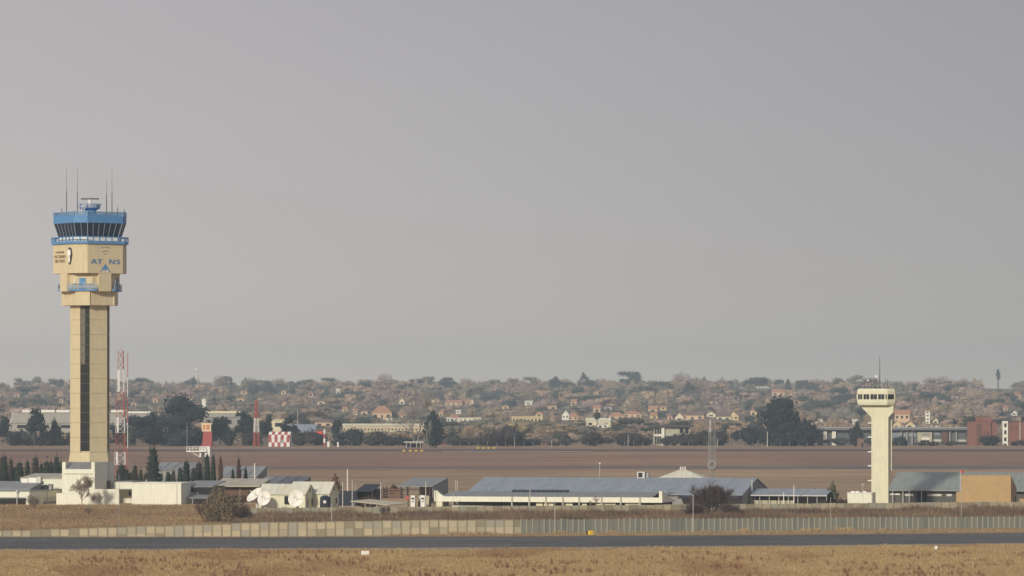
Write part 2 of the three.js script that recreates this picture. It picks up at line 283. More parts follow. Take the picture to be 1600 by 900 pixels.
  // letters on the +z face
  const sign = new THREE.Group(); sign.name = 'lettering'; sign.position.set(0, 0, bh); t.add(sign);
  for (const [s, x] of [['AT', -2.08], ['NS', 2.2]]) { const g = text(s, 0.94, 0.05); g.scale(1.72, 1, 1); g.translate(x, yy(413.5), 0.01); part(sign, 'letters', g, mat.letterBlue); }
  const shp = (pts, d = 0.05) => new THREE.ExtrudeGeometry(new THREE.Shape(pts.map((p) => new THREE.Vector2(...p))), { depth: d, bevelEnabled: false });
  { const a = yy(425.7), b = yy(413.6), w = 1.22; const g = shp([[-w, a], [-w + 0.25, a], [0, b - 0.45], [w - 0.25, a], [w, a], [0, b]]); g.translate(-0.02, 0, 0.012); part(sign, 'emblem_outline', g, mat.letterBlue);
    const g2 = shp([[-w * 0.62, a + 0.6], [-0.45, a + 0.55], [-0.3, a + 0.1], [-0.08, a + 0.52], [0.15, a + 0.1], [0.32, a + 0.5], [w * 0.62, a + 0.58], [0, b - 0.3]]); g2.translate(-0.02, 0, 0.014); part(sign, 'emblem_fill', g2, mat.blue);
    const g3 = mergeGeometries([shp([[-0.92, a + 0.02], [-0.5, a + 0.02], [-0.6, a + 0.52]]), shp([[-0.22, a + 0.02], [0.1, a + 0.02], [-0.05, a + 0.5]]), shp([[0.42, a + 0.02], [0.9, a + 0.02], [0.4, a + 0.5]])]); g3.translate(-0.02, 0, 0.006); part(sign, 'emblem_peaks', g3, mat.decalWhite); }
  for (const [r, w, py] of [[3.4, 0.36, 387.5], [2.3, 0.42, 393.5], [1.3, 0.34, 398]]) { const sp = new THREE.Shape(); const a0 = Math.PI / 2 - w * 1.05, a1 = Math.PI / 2 + w * 1.05; sp.absarc(0, 0, r, a0, a1, false); sp.absarc(0, 0, r - 0.17, a1, a0, true); const g = new THREE.ExtrudeGeometry(sp, { depth: 0.04, bevelEnabled: false, curveSegments: 12 }); g.translate(0, yy(py) - r + 0.1, 0.01); part(sign, 'radio_wave', g, mat.letterGrey); }
  // printed emblem on the -x face
  const ban = new THREE.Group(); ban.name = 'anniversary_print'; ban.rotation.y = -90 * D2R; ban.position.set(-bh, 0, 0); t.add(ban);
  for (const [s, sz, py, sx] of [['Celebrating', 0.42, 396.2, 1.1], ['OR TAMBO', 0.62, 404, 1.06], ['100 YEARS', 0.62, 411, 1.0]]) { const g = text(s, sz, 0.04); g.scale(sx, 1, 1); g.translate(-1.35, yy(py), 0.01); part(ban, 'letters', g, mat.letterBrown); }
  { const E = (cx, cy, rx, ry, a0 = 0, a1 = Math.PI * 2) => { const s = new THREE.Shape(); s.absellipse(cx, cy, rx, ry, a0, a1); return s; };
    const ex = (s, z, d = 0.03) => { const g = new THREE.ExtrudeGeometry(s, { depth: d, bevelEnabled: false, curveSegments: 14 }); g.translate(0, 0, z); return g; };
    const cy = yy(401), dk = new THREE.Shape([[-0.75, 1.3], [-0.1, 1.8], [0.85, 1.5], [1.25, 0.4], [1.05, -0.6], [0.6, -1.6], [0.15, -1.95], [-0.35, -1.5], [0.2, -0.4], [0.1, 0.6]].map(([a, b]) => new THREE.Vector2(2.55 + a, cy + b)));
    part(ban, 'portrait_shade', ex(dk, 0.01), mat.letterBlack);
    part(ban, 'portrait_light', [ex(E(2.35, cy + 0.62, 0.72, 0.72), 0.012), ex(E(2.42, cy - 0.75, 0.36, 0.66), 0.013)], mat.decalWhite); }
  // gallery ring with rail
  const g0 = octagon(8.4 * 1.055, 2.95 * 1.055), gi = polyScale(g0, 0.955);
  part(t, 'gallery', ringOf(g0, polyScale(g0, 0.8), yy(382.5), yy(378.5)), mat.blue);
  const rail = new THREE.Group(); rail.name = 'gallery_rail'; t.add(rail);
  part(rail, 'top_rail', ringOf(g0, gi, yy(372.6), yy(371.2)), mat.blue);
  for (let i = 0; i < 8; i++) { const a = g0[i], b = g0[(i + 1) % 8], len = Math.hypot(a[0] - b[0], a[1] - b[1]), n = len > 5 ? 6 : 2; for (let k = 0; k < n; k++) { const f = k / n, px = lerp(a[0], b[0], f) * 0.985, pz = lerp(a[1], b[1], f) * 0.985; part(rail, 'rail_post', B(px - 0.1, px + 0.1, yy(378.5), yy(372.6), pz - 0.1, pz + 0.1), mat.blue); } }
  for (let i = 0; i < 8; i++) { const a = g0[i], b = g0[(i + 1) % 8], len = Math.hypot(a[0] - b[0], a[1] - b[1]); if (len < 5) { const o = [a, b, [b[0] * 0.97, b[1] * 0.97], [a[0] * 0.97, a[1] * 0.97]]; if (i % 4 === 1) part(rail, 'rail_infill', prism(o, o, yy(378.5), yy(372.6)), mat.blue); } }
  const cw = octagon(8.4 * 0.84, 2.95 * 0.84); part(t, 'cab_base', prism(cw, cw, yy(381), yy(370.6)), mat.whiteClean);
  // cab glazing: sloping panes between mullions
  const bot = octagon(8.4 * 0.853, 2.95 * 0.853), top = octagon(8.4 * 0.975, 2.95 * 0.975), cab = new THREE.Group(); cab.name = 'cab_glazing'; t.add(cab);
  for (let i = 0; i < 8; i++) {
    const j = (i + 1) % 8, len = Math.hypot(bot[i][0] - bot[j][0], bot[i][1] - bot[j][1]), n = len > 5 ? 6 : 2;
    for (let k = 0; k < n; k++) {
      const P = (poly, f) => [lerp(poly[i][0], poly[j][0], f), lerp(poly[i][1], poly[j][1], f)];
      const a = P(bot, k / n), b = P(bot, (k + 1) / n), c = P(top, k / n), d = P(top, (k + 1) / n), inn = ([x, z]) => [x * 0.985, z * 0.985];
      part(cab, 'window_pane', prism([a, b, inn(b), inn(a)], [c, d, inn(d), inn(c)], yy(370.6), yy(350)), mat.cabGlass);
      part(cab, 'mullion', bar([a[0] * 1.004, yy(370.6), a[1] * 1.004], [c[0] * 1.004, yy(350), c[1] * 1.004], k ? 0.06 : 0.1, 4), mat.mullion);
    }
  }
  const fs = octagon(8.4 * 0.995, 2.95 * 0.995); part(t, 'cab_fascia', prism(fs, fs, yy(350), yy(340)), mat.blue);
  part(t, 'roof_parapet', ringOf(polyScale(fs, 0.97), polyScale(fs, 0.955), yy(340), yy(333)), new THREE.MeshPhysicalMaterial({ color: lin(0.13, 0.28, 0.5), roughness: 0.5, transparent: true, opacity: 0.5 })); part(t, 'roof_rail', ringOf(polyScale(fs, 0.99), polyScale(fs, 0.965), yy(333), yy(332.3)), mat.blueLight); part(t, 'roof_kerb', ringOf(polyScale(fs, 0.985), polyScale(fs, 0.95), yy(340), yy(338.6)), mat.blue);
  for (let i = 0; i < 8; i++) part(t, 'roof_post', B(fs[i][0] * 0.99 - 0.1, fs[i][0] * 0.99 + 0.1, yy(340), yy(331.5), fs[i][1] * 0.99 - 0.1, fs[i][1] * 0.99 + 0.1), mat.blueLight);
  // radar turret on the roof
  const tur = new THREE.Group(); tur.name = 'radar_turret'; t.add(tur);
  part(tur, 'turret_stem', Cyl(1.6, 1.3, yy(327) - yy(340), 0, yy(340), 0, 8), mat.blue);
  part(tur, 'turret_funnel', Cyl(1.25, 2.35, yy(325) - yy(329.5), 0, yy(329.5), 0, 8), mat.blue);
  part(tur, 'turret_rail', [...Array(8)].map((_, i) => { const a = i * Math.PI / 4, b = a + Math.PI / 4; return bar([2.38 * Math.cos(a), yy(319), 2.38 * Math.sin(a)], [2.38 * Math.cos(b), yy(319), 2.38 * Math.sin(b)], 0.07); }).concat([...Array(8)].map((_, i) => bar([2.36 * Math.cos(i * Math.PI / 4), yy(325), 2.36 * Math.sin(i * Math.PI / 4)], [2.36 * Math.cos(i * Math.PI / 4), yy(318.5), 2.36 * Math.sin(i * Math.PI / 4)], 0.06))), mat.blueLight);
  part(tur, 'turret_drum', Cyl(2.1, 2.15, yy(320) - yy(325), 0, yy(325), 0, 8), new THREE.MeshStandardMaterial({ color: lin(0.30, 0.36, 0.45), roughness: 0.6 }));
  part(tur, 'radar_pedestal', Cyl(0.35, 0.28, yy(311.5) - yy(320), 0, yy(320), 0, 8), mat.whitePaint);
  { const m = part(tur, 'radar_bar', B(-1.85, 1.85, yy(311.8), yy(309.6), -0.25, 0.25), mat.steelDark); m.rotation.y = -35.5 * D2R; }
  { const lad = new THREE.Group(); lad.name = 'ladder'; lad.rotation.y = -45 * D2R; t.add(lad); const z0 = 5.9, z1 = 2.5; for (const s of [-0.45, 0.15]) part(lad, 'stile', bar([s, yy(345), z0], [s - 0.5, yy(321), z1], 0.06), mat.whitePaint); for (let i = 0; i < 9; i++) part(lad, 'rung', bar([-0.45 - 0.5 * i / 8, lerp(yy(345), yy(321), i / 8), lerp(z0, z1, i / 8)], [0.15 - 0.5 * i / 8, lerp(yy(345), yy(321), i / 8), lerp(z0, z1, i / 8)], 0.05), mat.whitePaint); }
  // whip aerials round the roof, each on a thick foot
  const inv = (sx, depth) => { const c = Math.cos(-35.5 * D2R), s = Math.sin(-35.5 * D2R); return [sx * c + depth * s, -sx * s + depth * c]; };
  for (const [px, top2, mid, dz] of [[106, 264, 300, 2.6], [118.6, 258, 299, -3.2], [164.3, 281, 302, -3.0], [176.6, 259, 300, 2.4], [97.3, 324, 326, 1], [184.5, 322, 325, 1], [193.7, 326, 327, -1]]) {
    const [ax, az] = inv((px - 140.5) / 7.558, dz); const w = new THREE.Group(); w.name = 'aerial'; t.add(w);
    part(w, 'aerial_foot', Cyl(0.1, 0.085, yy(mid) - yy(341), ax, yy(341), az, 5), mat.steelDark); part(w, 'aerial_whip', Cyl(0.045, 0.025, yy(top2) - yy(mid), ax, yy(mid), az, 4), mat.steelDark);
  }
}

// ------------------------------------------------------------------ site buildings: all turned 14 degrees, placed by the pixel of their front corner
const YAW = -14 * D2R, cy_ = Math.cos(14 * D2R), sy_ = Math.sin(14 * D2R);
const along = (px0, D0, px) => { const p = px - CX, X0 = X(px0, D0); return (p * D0 / F - X0) / (cy_ + p / F * sy_); };   // metres along the front from px0 to px
function site(name, label, category, px0, D0, group) { return thing(name, label, category, [X(px0, D0), 0, -D0], YAW, group); }

{ // plinth building at the tower's foot
  const D = 897, b = site('tower_base_building', 'white block with a sunken grey roof between two fins at the control tower foot', 'building', 97, D), w = along(97, D, 148), top = Y(722, D);
  part(b, 'wall', [B(0, w, 0, Y(733, D), -12, 0), B(0, 0.75, Y(733, D), top, -12, 0), B(w - 0.75, w, Y(733, D), top, -12, 0)], mat.white);
  part(b, 'wall_band', B(0.35, w - 0.35, Y(741, D), Y(739.5, D), 0, 0.08), mat.ivoryDark);
  part(b, 'roof', slabX([[Y(732, D), 0.02], [top - 0.05, -4.5], [top - 0.05, -12], [Y(733, D), -12], [Y(733, D), 0.02]], 0.76, w - 0.76), mat.greyRoof);
  part(b, 'duct', B(w + 0.05, w + 0.6, 0, Y(752, D), -8.2, -7.4), mat.steelDark); part(b, 'duct', B(w + 0.05, w + 0.5, 0, Y(756, D), -10.5, -10.1), mat.whitePaint);
}
{ const D = 890, b = site('courtyard_wall', 'low white stepped yard wall in front of the control tower base', 'wall', 88, D), w = along(88, D, 186), m = along(88, D, 135);
  part(b, 'wall', [B(0, m, 0, Y(771, D), -0.4, 0), B(m, w, 0, Y(764.5, D), -0.4, 0)], mat.white);
  part(b, 'coping', [B(-0.05, m - 0.01, Y(771, D), Y(771, D) + 0.08, -0.45, 0.05), B(m, w + 0.05, Y(764.5, D), Y(764.5, D) + 0.08, -0.45, 0.05)], mat.whiteClean); }
{ const D = 912, b = site('flat_roof_wing', 'long low white wing with grey flat roof joining the tower base', 'building', 32, D), w = along(32, D, 97);
  part(b, 'wall', B(0, w, 0, Y(748, D), -9, 0), mat.white); part(b, 'roof', slabX([[Y(748, D), 0.15], [Y(748, D) + 0.25, 0.15], [Y(748, D) + 1.0, -9.1], [Y(748, D), -9.1]], -0.1, w + 0.05), mat.beigeRoof); }
{ const D = 893, b = site('white_office_block', 'white fronted office with dark carport and long shaded side wall', 'building', -60, D), w = along(-60, D, 46), hh = Y(767.5, D);
  part(b, 'wall', [B(0, w, Y(777, D), hh, -20, 0), B(w - 0.75, w, 0, Y(777, D), -20, 0)], mat.white); part(b, 'recess', B(0, w - 0.8, 0, Y(777, D) - 0.01, -8, -7.5), mat.white); part(b, 'awning', slabX([[Y(777.5, D), -0.6], [Y(777.5, D) - 0.1, 0.6], [Y(777.5, D) - 0.2, 0.6], [Y(777.5, D) - 0.1, -0.6]], 0, w - 0.8), M(0.12, 0.14, 0.18, { map: mottle }));
  part(b, 'roof', B(-0.1, w + 0.08, hh, hh + 0.14, -20.1, 0.1), mat.greyRoof);
  part(b, 'upper_roof', slabX([[hh + 0.15, -7], [hh + 0.4, -7], [Y(751.5, D + 15), -15], [hh + 0.15, -15]], -0.1, w - 2.4), mat.greyRoof);
  part(b, 'window', B(w - 4, w - 3, 0.5, 1.4, -7.48, -7.4), mat.steelPale);
  part(b, 'side_skirting', B(w, w + 0.04, 0, 0.45, -19, -8), mat.greyWall); part(b, 'side_panel', B(w, w + 0.03, 0.5, 1.4, -19.5, -9), mat.steelPale); part(b, 'downpipe', Cyl(0.09, 0.09, hh, w + 0.12, 0, -10.5, 6), mat.whitePaint);
  for (const [x0, x1, r, m] of [[5.2, 3.4, 746, mat.whiteClean], [3.3, 2.5, 744.5, mat.steelPale], [6.7, 5.3, 747.5, mat.whiteClean]]) part(b, 'rooftop_unit', B(w - x0, w - x1, Y(756, D + 14), Y(r, D + 14), -14.6, -13.4), m);
  part(b, 'plant_unit', B(w - 2.2, w - 1.0, hh + 0.14, Y(757.5, D + 14), -15, -13.6), mat.dark); part(b, 'plant_unit', B(w - 0.9, w - 0.3, hh + 0.14, Y(756, D + 14), -15, -13.8), mat.steel); part(b, 'plant_pipe', bar([w - 2.3, Y(757, D + 14), -13.4], [w - 0.4, Y(755.5, D + 14), -13.4], 0.1), mat.steelPale);
  part(b, 'bollard_pipe', Cyl(0.1, 0.1, 2.6, w - 2.5, 0, 0.5, 6), mat.steelPale); part(b, 'lamp_globe', new THREE.SphereGeometry(0.28, 8, 6).translate(w - 2.5, 2.75, 0.5), mat.steelPale); }
{ const D = 903, b = site('white_link_building', 'white parapet link with grey recessed doorway beside the tower base', 'building', 178, D), w = along(178, D, 207);
  part(b, 'wall', B(0, w, Y(764, D), Y(753, D), -7, 0), mat.white); part(b, 'recess_wall', B(0, w, 0, Y(764, D) - 0.01, -6, -3.6), mat.white); part(b, 'canopy', B(0, w, Y(765, D), Y(763.6, D), 0, 1.2), mat.greyRoof); part(b, 'window', B(w * 0.5, w * 0.9, Y(775, D), Y(768, D), -3.6, -3.5), mat.darkGlass); part(b, 'roof', B(-0.1, w + 0.1, Y(753, D), Y(753, D) + 0.15, -7.1, 0.1), mat.greyRoof); }
{ const D = 896, b = site('white_hall', 'blank white rectangular hall with streaked front wall', 'building', 206, D), w = along(206, D, 283);
  part(b, 'wall', B(0, w, 0, Y(755, D), -9, 0), mat.white); part(b, 'roof', B(-0.1, w + 0.15, Y(755, D), Y(755, D) + 0.16, -9.1, 0.12), mat.whiteClean); part(b, 'downpipe', Cyl(0.07, 0.07, Y(756, D), w - 0.9, 0, 0.08, 6), mat.steelPale);
  for (const x of [w * 0.2, w * 0.55]) part(b, 'roof_vent', Cyl(0.2, 0.25, 0.5, x, Y(755, D) + 0.16, -3, 8), mat.steel); }
{ const D = 900, b = site('carport', 'grey two tier carport with deep dark bays beside the white hall', 'carport', 284, D), w = along(284, D, 332);
  part(b, 'roof', slabX([[Y(761, D), 0], [Y(761, D) + 0.15, 0], [Y(751.5, D + 9) + 0.1, -9], [Y(751.5, D + 9) - 0.1, -9]], 0, w), mat.greyRoof); part(b, 'lower_roof', slabX([[Y(779, D) + 0.1, 3.2], [Y(779, D) + 0.25, 3.2], [Y(774, D) + 0.2, 0], [Y(774, D), 0]], -0.5, w), mat.greyRoof);
  part(b, 'back_wall', B(0, w, 0, Y(760, D), -8.6, -8.3), mat.greyWall); for (const x of [0.2, w / 2, w - 0.2]) { part(b, 'post', B(x - 0.1, x + 0.1, 0, Y(761, D), -0.4, -0.2), mat.steel); part(b, 'post', B(x - 0.08, x + 0.08, 0, Y(779, D) + 0.1, 2.9, 3.05), mat.steel); }
  part(b, 'parapet', B(0, w, Y(769, D), Y(761.5, D), -0.25, -0.1), mat.darkGlass); }
{ const D = 915, b = site('beige_store', 'beige roofed store half hidden by the olive bush', 'building', 331, D), w = along(331, D, 406);
  part(b, 'wall', B(0.2, w - 0.2, 0, Y(760, D), -7, -1.6), mat.timber); part(b, 'roof', slabX([[Y(760, D), 0], [Y(759, D), 0.1], [Y(748.5, D), -7.4], [Y(760, D), -7.4]], 0, w), mat.beigeRoof); part(b, 'fascia', B(0, w, Y(760.5, D), Y(759, D), 0.1, 0.2), mat.ivoryDark); part(b, 'door', B(w - 3, w - 2, 0, 2.1, -1.6, -1.5), mat.darkGlass); }
for (const [x0, x1, r0, r1, D, label] of [[400, 470, 744, 757, 985, 'low grey roofed shed behind the white twin gable cottage'], [236, 300, 722, 735, 1120, 'low pale roofed shed behind the tall dark cypress'], [338, 402, 728, 745, 1060, 'low grey shed between the dead cypresses and the beige store']]) {
  const b = site('low_shed', label, 'shed', x0, D), w = along(x0, D, x1); part(b, 'wall', B(0.2, w - 0.2, 0, Y(r1, D), -8, -0.2), mat.greyWall); part(b, 'roof', slabX([[Y(r1, D), 0.2], [Y(r1, D) + 0.12, 0.2], [Y(r0, D + 8), -8], [Y(r1, D), -8]], 0, w), mat.greyRoof); part(b, 'door', B(w * 0.4, w * 0.5, 0, 2.2, -0.2, -0.12), mat.dark); for (let i = 1; i < 4; i++) part(b, 'roof_rib', bar([w * i / 4, Y(r1, D) + 0.2, 0.1], [w * i / 4, Y(r0, D + 8) + 0.08, -7.9], 0.07), mat.steel);
}
// twin gable white cottage
{ const D = 852, b = site('white_cottage', 'white pitched roof cottage with twin gables behind the satellite dishes', 'cottage', 404, D), w = along(404, D, 477), eave = Y(771.5, D), ridge = Y(757, D), dp = 6.5;
  const gable = [[0, 0], [eave, 0], [ridge - 0.1, -dp / 2], [eave, -dp], [0, -dp]];
  part(b, 'wall', slabX(gable, 0, w), mat.ivory);
  const roofSlab = (x0, x1, z0, m) => part(b, 'roof', [slabX([[eave - 0.15, z0 + 0.35], [eave + 0.02, z0 + 0.35], [ridge + 0.1, z0 - dp / 2], [ridge - 0.08, z0 - dp / 2]], x0, x1), slabX([[eave - 0.15, z0 - dp - 0.35], [eave + 0.02, z0 - dp - 0.35], [ridge + 0.1, z0 - dp / 2], [ridge - 0.08, z0 - dp / 2]], x0, x1)], m);
  roofSlab(-0.2, w + 0.2, 0, mat.paleRoof);
  const win = part(b, 'window', B(along(404, D, 444.5), along(404, D, 453), Y(788, D), Y(775, D), 0, 0.06), mat.darkGlass); part(win, 'frame', [B(along(404, D, 444.5) - 0.1, along(404, D, 453) + 0.1, Y(775, D), Y(775, D) + 0.12, 0, 0.1)], mat.ivoryDark);
  const w2 = along(404, D, 480), w3 = along(404, D, 503);
  const part2 = [[0, -5], [eave, -5], [ridge + 0.25, -5 - dp / 2], [eave, -5 - dp], [0, -5 - dp]];
  part(b, 'rear_wing_wall', slabX(part2, w * 0.5, w3), mat.ivory);
  part(b, 'rear_wing_roof', [slabX([[eave - 0.15, -4.65], [eave + 0.02, -4.65], [ridge + 0.45, -5 - dp / 2], [ridge + 0.27, -5 - dp / 2]], w * 0.5 - 0.2, w3 + 0.2), slabX([[eave - 0.15, -5.35 - dp], [eave + 0.02, -5.35 - dp], [ridge + 0.45, -5 - dp / 2], [ridge + 0.27, -5 - dp / 2]], w * 0.5 - 0.2, w3 + 0.2)], mat.paleRoof);
  part(b, 'gable_vent', B(w, w + 0.06, eave + 0.3, eave + 1.0, -3.5, -3.0), mat.dark); part(b, 'gable_window', B(w, w + 0.06, 0.8, 2.2, -4.9, -4.2), mat.darkGlass); part(b, 'gable_door', B(w, w + 0.06, 0, 2.1, -2.0, -1.1), mat.steel);
  part(b, 'gable_vent', B(w3, w3 + 0.06, eave + 0.5, eave + 1.2, -8.6, -8.1), mat.dark); for (const z of [-6.6, -9.8]) part(b, 'gable_window', B(w3, w3 + 0.06, 1.1, 2.2, z - 0.4, z + 0.4), mat.darkGlass); }
// satellite dishes
function dish(label, px, D, r, hgt, tilt, pan) {
  const t = thing('satellite_dish', label, 'satellite dish', [X(px, D), 0, -D], pan, 'satellite dishes in front of the white cottage');
  const pts = []; for (let i = 0; i <= 10; i++) { const q = i / 10 * r; pts.push(new THREE.Vector2(q, q * q / (4 * r * 0.75))); }
  for (let i = 10; i >= 0; i--) { const q = i / 10 * r; pts.push(new THREE.Vector2(q, q * q / (4 * r * 0.75) - 0.05)); }
  const head = new THREE.Group(); head.name = 'dish_head'; head.position.y = hgt; head.rotation.x = Math.PI / 2 - tilt; t.add(head);
  part(head, 'reflector', new THREE.LatheGeometry(pts, 28), mat.whiteClean);
  part(head, 'feed_arms', [0, 2.1, 4.2].map((a) => bar([r * 0.9 * Math.cos(a), r * 0.27, r * 0.9 * Math.sin(a)], [0, r * 0.8, 0], 0.035)), mat.steelPale); part(head, 'feed_horn', Cyl(0.14, 0.1, 0.35, 0, r * 0.78, 0), mat.steelPale);
  part(t, 'pedestal', Cyl(0.32, 0.22, hgt, 0, 0, -0.25, 8), mat.steelPale); part(t, 'yoke', B(-0.4, 0.4, hgt - 0.5, hgt + 0.25, -0.45, -0.12), mat.steel); return t;
}
dish('white dish facing out in front of the cottage window', 464, 842, 1.62, 2.35, 0.25, -0.35);
dish('white dish against the cottage end, overlapped by the tipped dish', 414.5, 843, 1.45, 2.3, 0.35, -0.5);
dish('large white dish tipped steeply skyward beside the olive bush', 400, 846, 1.8, 2.7, 0.75, -0.95);
{ const D = 846, t = thing('water_tank', 'squat black tank with a white square notice beside the cottage gable', 'tank', [X(508, D), 0, -D]); part(t, 'tank_body', [Cyl(1.0, 1.0, 2.6, 0, 0, 0, 16), Cyl(1.0, 0.4, 0.35, 0, 2.6, 0, 16)], mat.darkBlue); part(t, 'notice', B(-0.3, 0.22, 1.45, 2.0, 1.0, 1.04), mat.whitePaint); }
// shade cloth store, timber stack, filling station shed, flat canopy
{ const D = 884, t = site('shade_net_shed', 'dark shade net shelter beside the stacked timber', 'shelter', 517, D), w = along(517, D, 582); part(t, 'net_roof', slabX([[Y(768, D), 0], [Y(768, D) + 0.08, 0], [Y(757, D), -7], [Y(757, D) - 0.08, -7]], along(517, D, 555), w), mat.darkBlue); part(t, 'net_wall', B(0, w * 0.62, 0, Y(768, D), -6.5, -0.4), mat.darkBlue); part(t, 'net_wall', B(w * 0.64, w, 0, Y(764, D), -6.9, -3), mat.timberDark); for (const x of [0.1, w / 2, w - 0.1]) part(t, 'post', Cyl(0.08, 0.08, Y(769, D), x, 0, -0.2, 6), mat.steelDark); }
{ const D = 950; for (const [a, b2, k, label] of [[583, 601, 0, 'shorter stack of brown timber by the shade net shelter'], [602.5, 628, 1, 'longer stack of brown timber by the open shed']]) { const t = site('timber_stack', label, 'timber stack', a, D, 'timber stacks'), w = along(a, D, b2); for (let i = 0; i < 4; i++) part(t, 'beam', B(0, w, 0.55 * i + 0.05, 0.55 * i + 0.42, -1.2, 0), mat.timber); for (const x of [0.2, w - 0.3]) part(t, 'upright', B(x, x + 0.22, 0, 2.5, 0.02, 0.2), mat.timberDark); } }
{ const D = 868, t = site('open_shed', 'open fronted shed with grey mono pitch roof and two white pumps', 'shed', 621, D), w = along(621, D, 676);
  part(t, 'roof', slabX([[Y(760.5, D), 0], [Y(759.3, D), 0], [Y(747, D + 12) + 0.1, -12], [Y(747, D + 12) - 0.1, -12]], 0, w), mat.greyRoof); part(t, 'side_cladding', slabX([[2.0, -0.5], [Y(760.5, D) - 0.02, -0.5], [Y(747, D + 12) - 0.12, -12], [0, -12], [0, -6]], w - 0.15, w - 0.02), mat.greyWall);
  part(t, 'back_wall', B(along(621, D, 637), w - 0.2, 0, Y(762, D), -9, -8.8), M(0.25, 0.21, 0.16, { map: mottle })); for (const px of [636, 671]) part(t, 'post', B(along(621, D, px) - 0.16, along(621, D, px) + 0.16, 0, Y(760.5, D), -0.6, -0.3), mat.timberDark); part(t, 'panel', B(along(621, D, 664), along(621, D, 671), 0.6, 2.4, -1.2, -1.1), mat.ivoryDark); part(t, 'counter', B(along(621, D, 649), along(621, D, 658), 0, 1.2, -3, -2), mat.dark); part(t, 'tank', new THREE.SphereGeometry(0.55, 12, 8).translate(along(621, D, 653.5), 2.0, -2.4), mat.steelPale); }
for (const [px, label] of [[645.5, 'white fuel pump cabinet near the red round sign'], [661, 'white fuel pump cabinet near the tall white pole']]) { const D = 864, t = thing('pump_cabinet', label, 'pump', [X(px, D), 0, -D], YAW, 'pump cabinets'); part(t, 'cabinet', B(-0.42, 0.42, 0, Y(774, D), -0.3, 0.3), mat.whitePaint); part(t, 'display', B(-0.28, 0.28, 1.75, 2.1, 0.3, 0.33), mat.dark); part(t, 'hose', bar([-0.2, 1.2, 0.36], [0.25, 1.5, 0.36], 0.06), mat.dark); }
{ const D = 858, t = thing('round_sign', 'round faded red sign on a post by the pump cabinets', 'sign', [X(636, D), 0, -D]); part(t, 'post', Cyl(0.06, 0.06, 2.4, 0, 0, 0, 6), mat.steelPale); const g = new THREE.CylinderGeometry(0.42, 0.42, 0.06, 16); g.rotateX(Math.PI / 2); g.translate(0, 2.2, 0.1); part(t, 'disc', g, mat.redFaded); }
{ const D = 836, t = thing('flat_canopy', 'thin pale flat canopy on short posts behind the concrete wall', 'canopy', [X(592, D), 0, -D], -32 * D2R); const g = B(-4.4, 4.4, 0, 0.16, -3.6, 3.2); g.rotateZ(-0.075); g.rotateX(0.03); g.translate(0, 1.75, 0); part(t, 'slab', g, mat.ivoryDark); for (const [x, z] of [[-4, -3], [-4, 2.6], [-1.4, 2.6], [1.2, 2.6], [0, -3]]) part(t, 'post', Cyl(0.07, 0.07, 1.75 - x * 0.07, x, 0, z, 6), mat.steelPale); }
// long workshop with white parapets
{ const D = 850, t = site('long_workshop', 'long low workshop with thick white fascia and upswept white end parapets', 'workshop', 681, D), w = along(681, D, 1032), f0 = Y(783.5, D), f1 = Y(775.5, D), wing = Y(766.5, D), back = Y(767, D + 13);
  part(t, 'fascia', B(0.05, w - 0.05, f0, f1, -0.35, 0), mat.white);
  part(t, 'end_parapet', slabX([[f0 + 0.01, 0.03], [wing, 0.03], [wing, -0.9], [f1 + 0.75, -2.2], [f0 + 0.01, -13]], -0.35, 0.3), mat.white); part(t, 'end_parapet', slabX([[f0 + 0.01, 0.03], [wing + 0.1, 0.03], [wing, -0.9], [f1 + 0.75, -2.2], [f0 + 0.01, -13]], w - 0.3, w + 0.35), mat.white);
  { const s = new THREE.Shape([[0.3, f1], [0.3, wing], [0.5, wing - 0.3], [1.0, f1 + 0.4], [1.6, f1 + 0.05], [1.8, f1]].map((p) => new THREE.Vector2(...p))), g = new THREE.ExtrudeGeometry(s, { depth: 0.3, bevelEnabled: false }); g.translate(0, 0, -0.3); part(t, 'parapet_curve', g, mat.white); const g2 = g.clone(); g2.scale(-1, 1, 1); g2.translate(w, 0, 0); g2.index || g2.scale(1, 1, 1); part(t, 'parapet_curve', g2, mat.white); }
  part(t, 'roof', slabX([[f1 - 0.35, -0.36], [f1 - 0.15, -0.36], [back, -13], [back - 0.2, -13]], 0.3, w - 0.3), mat.greyRoof);
  part(t, 'back_wall', B(0.3, w - 0.3, 0, f1 - 0.4, -12.4, -12.2), mat.greyWall); part(t, 'end_wall', B(0, along(681, D, 691), 0, f0, -5, -0.05), mat.ivory);
  part(t, 'low_wall', B(along(681, D, 705), along(681, D, 800), 0, Y(790, D), -0.9, -0.6), mat.white);
  for (const [a, b2] of [[836, 846], [848, 863], [880, 893], [907, 915], [930, 960], [975, 1000]]) part(t, 'infill_panel', B(along(681, D, a), along(681, D, b2), 0, f0 - 0.02, -1.2, -0.95), mat.ivory);
  for (const px of [800, 827, 853, 879.5, 905, 940, 970, 1000]) part(t, 'column', B(along(681, D, px) - 0.14, along(681, D, px) + 0.14, 0, f1 + 0.02, 0.02, 0.2), mat.concrete); }
{ const D = 856, x0 = along(795, D, 795), t = site('solar_collector_rack', 'row of dark solar panels tilted on the workshop roof', 'solar panels', 795, D), w = along(795, D, 885); t.position.y = 0; const n = 12;
  for (let i = 0; i < n; i++) { const g = B(0.05, w / n - 0.05, 0, 0.06, -1.5, 0); g.rotateX(0.42); g.translate(w / n * i, 3.12, -1.6); part(t, 'solar_panel', g, mat.darkBlue); part(t, 'bracket', bar([w / n * i + 0.1, 3.0, -2.8], [w / n * i + 0.1, 3.75, -2.9], 0.04), mat.steel); } }
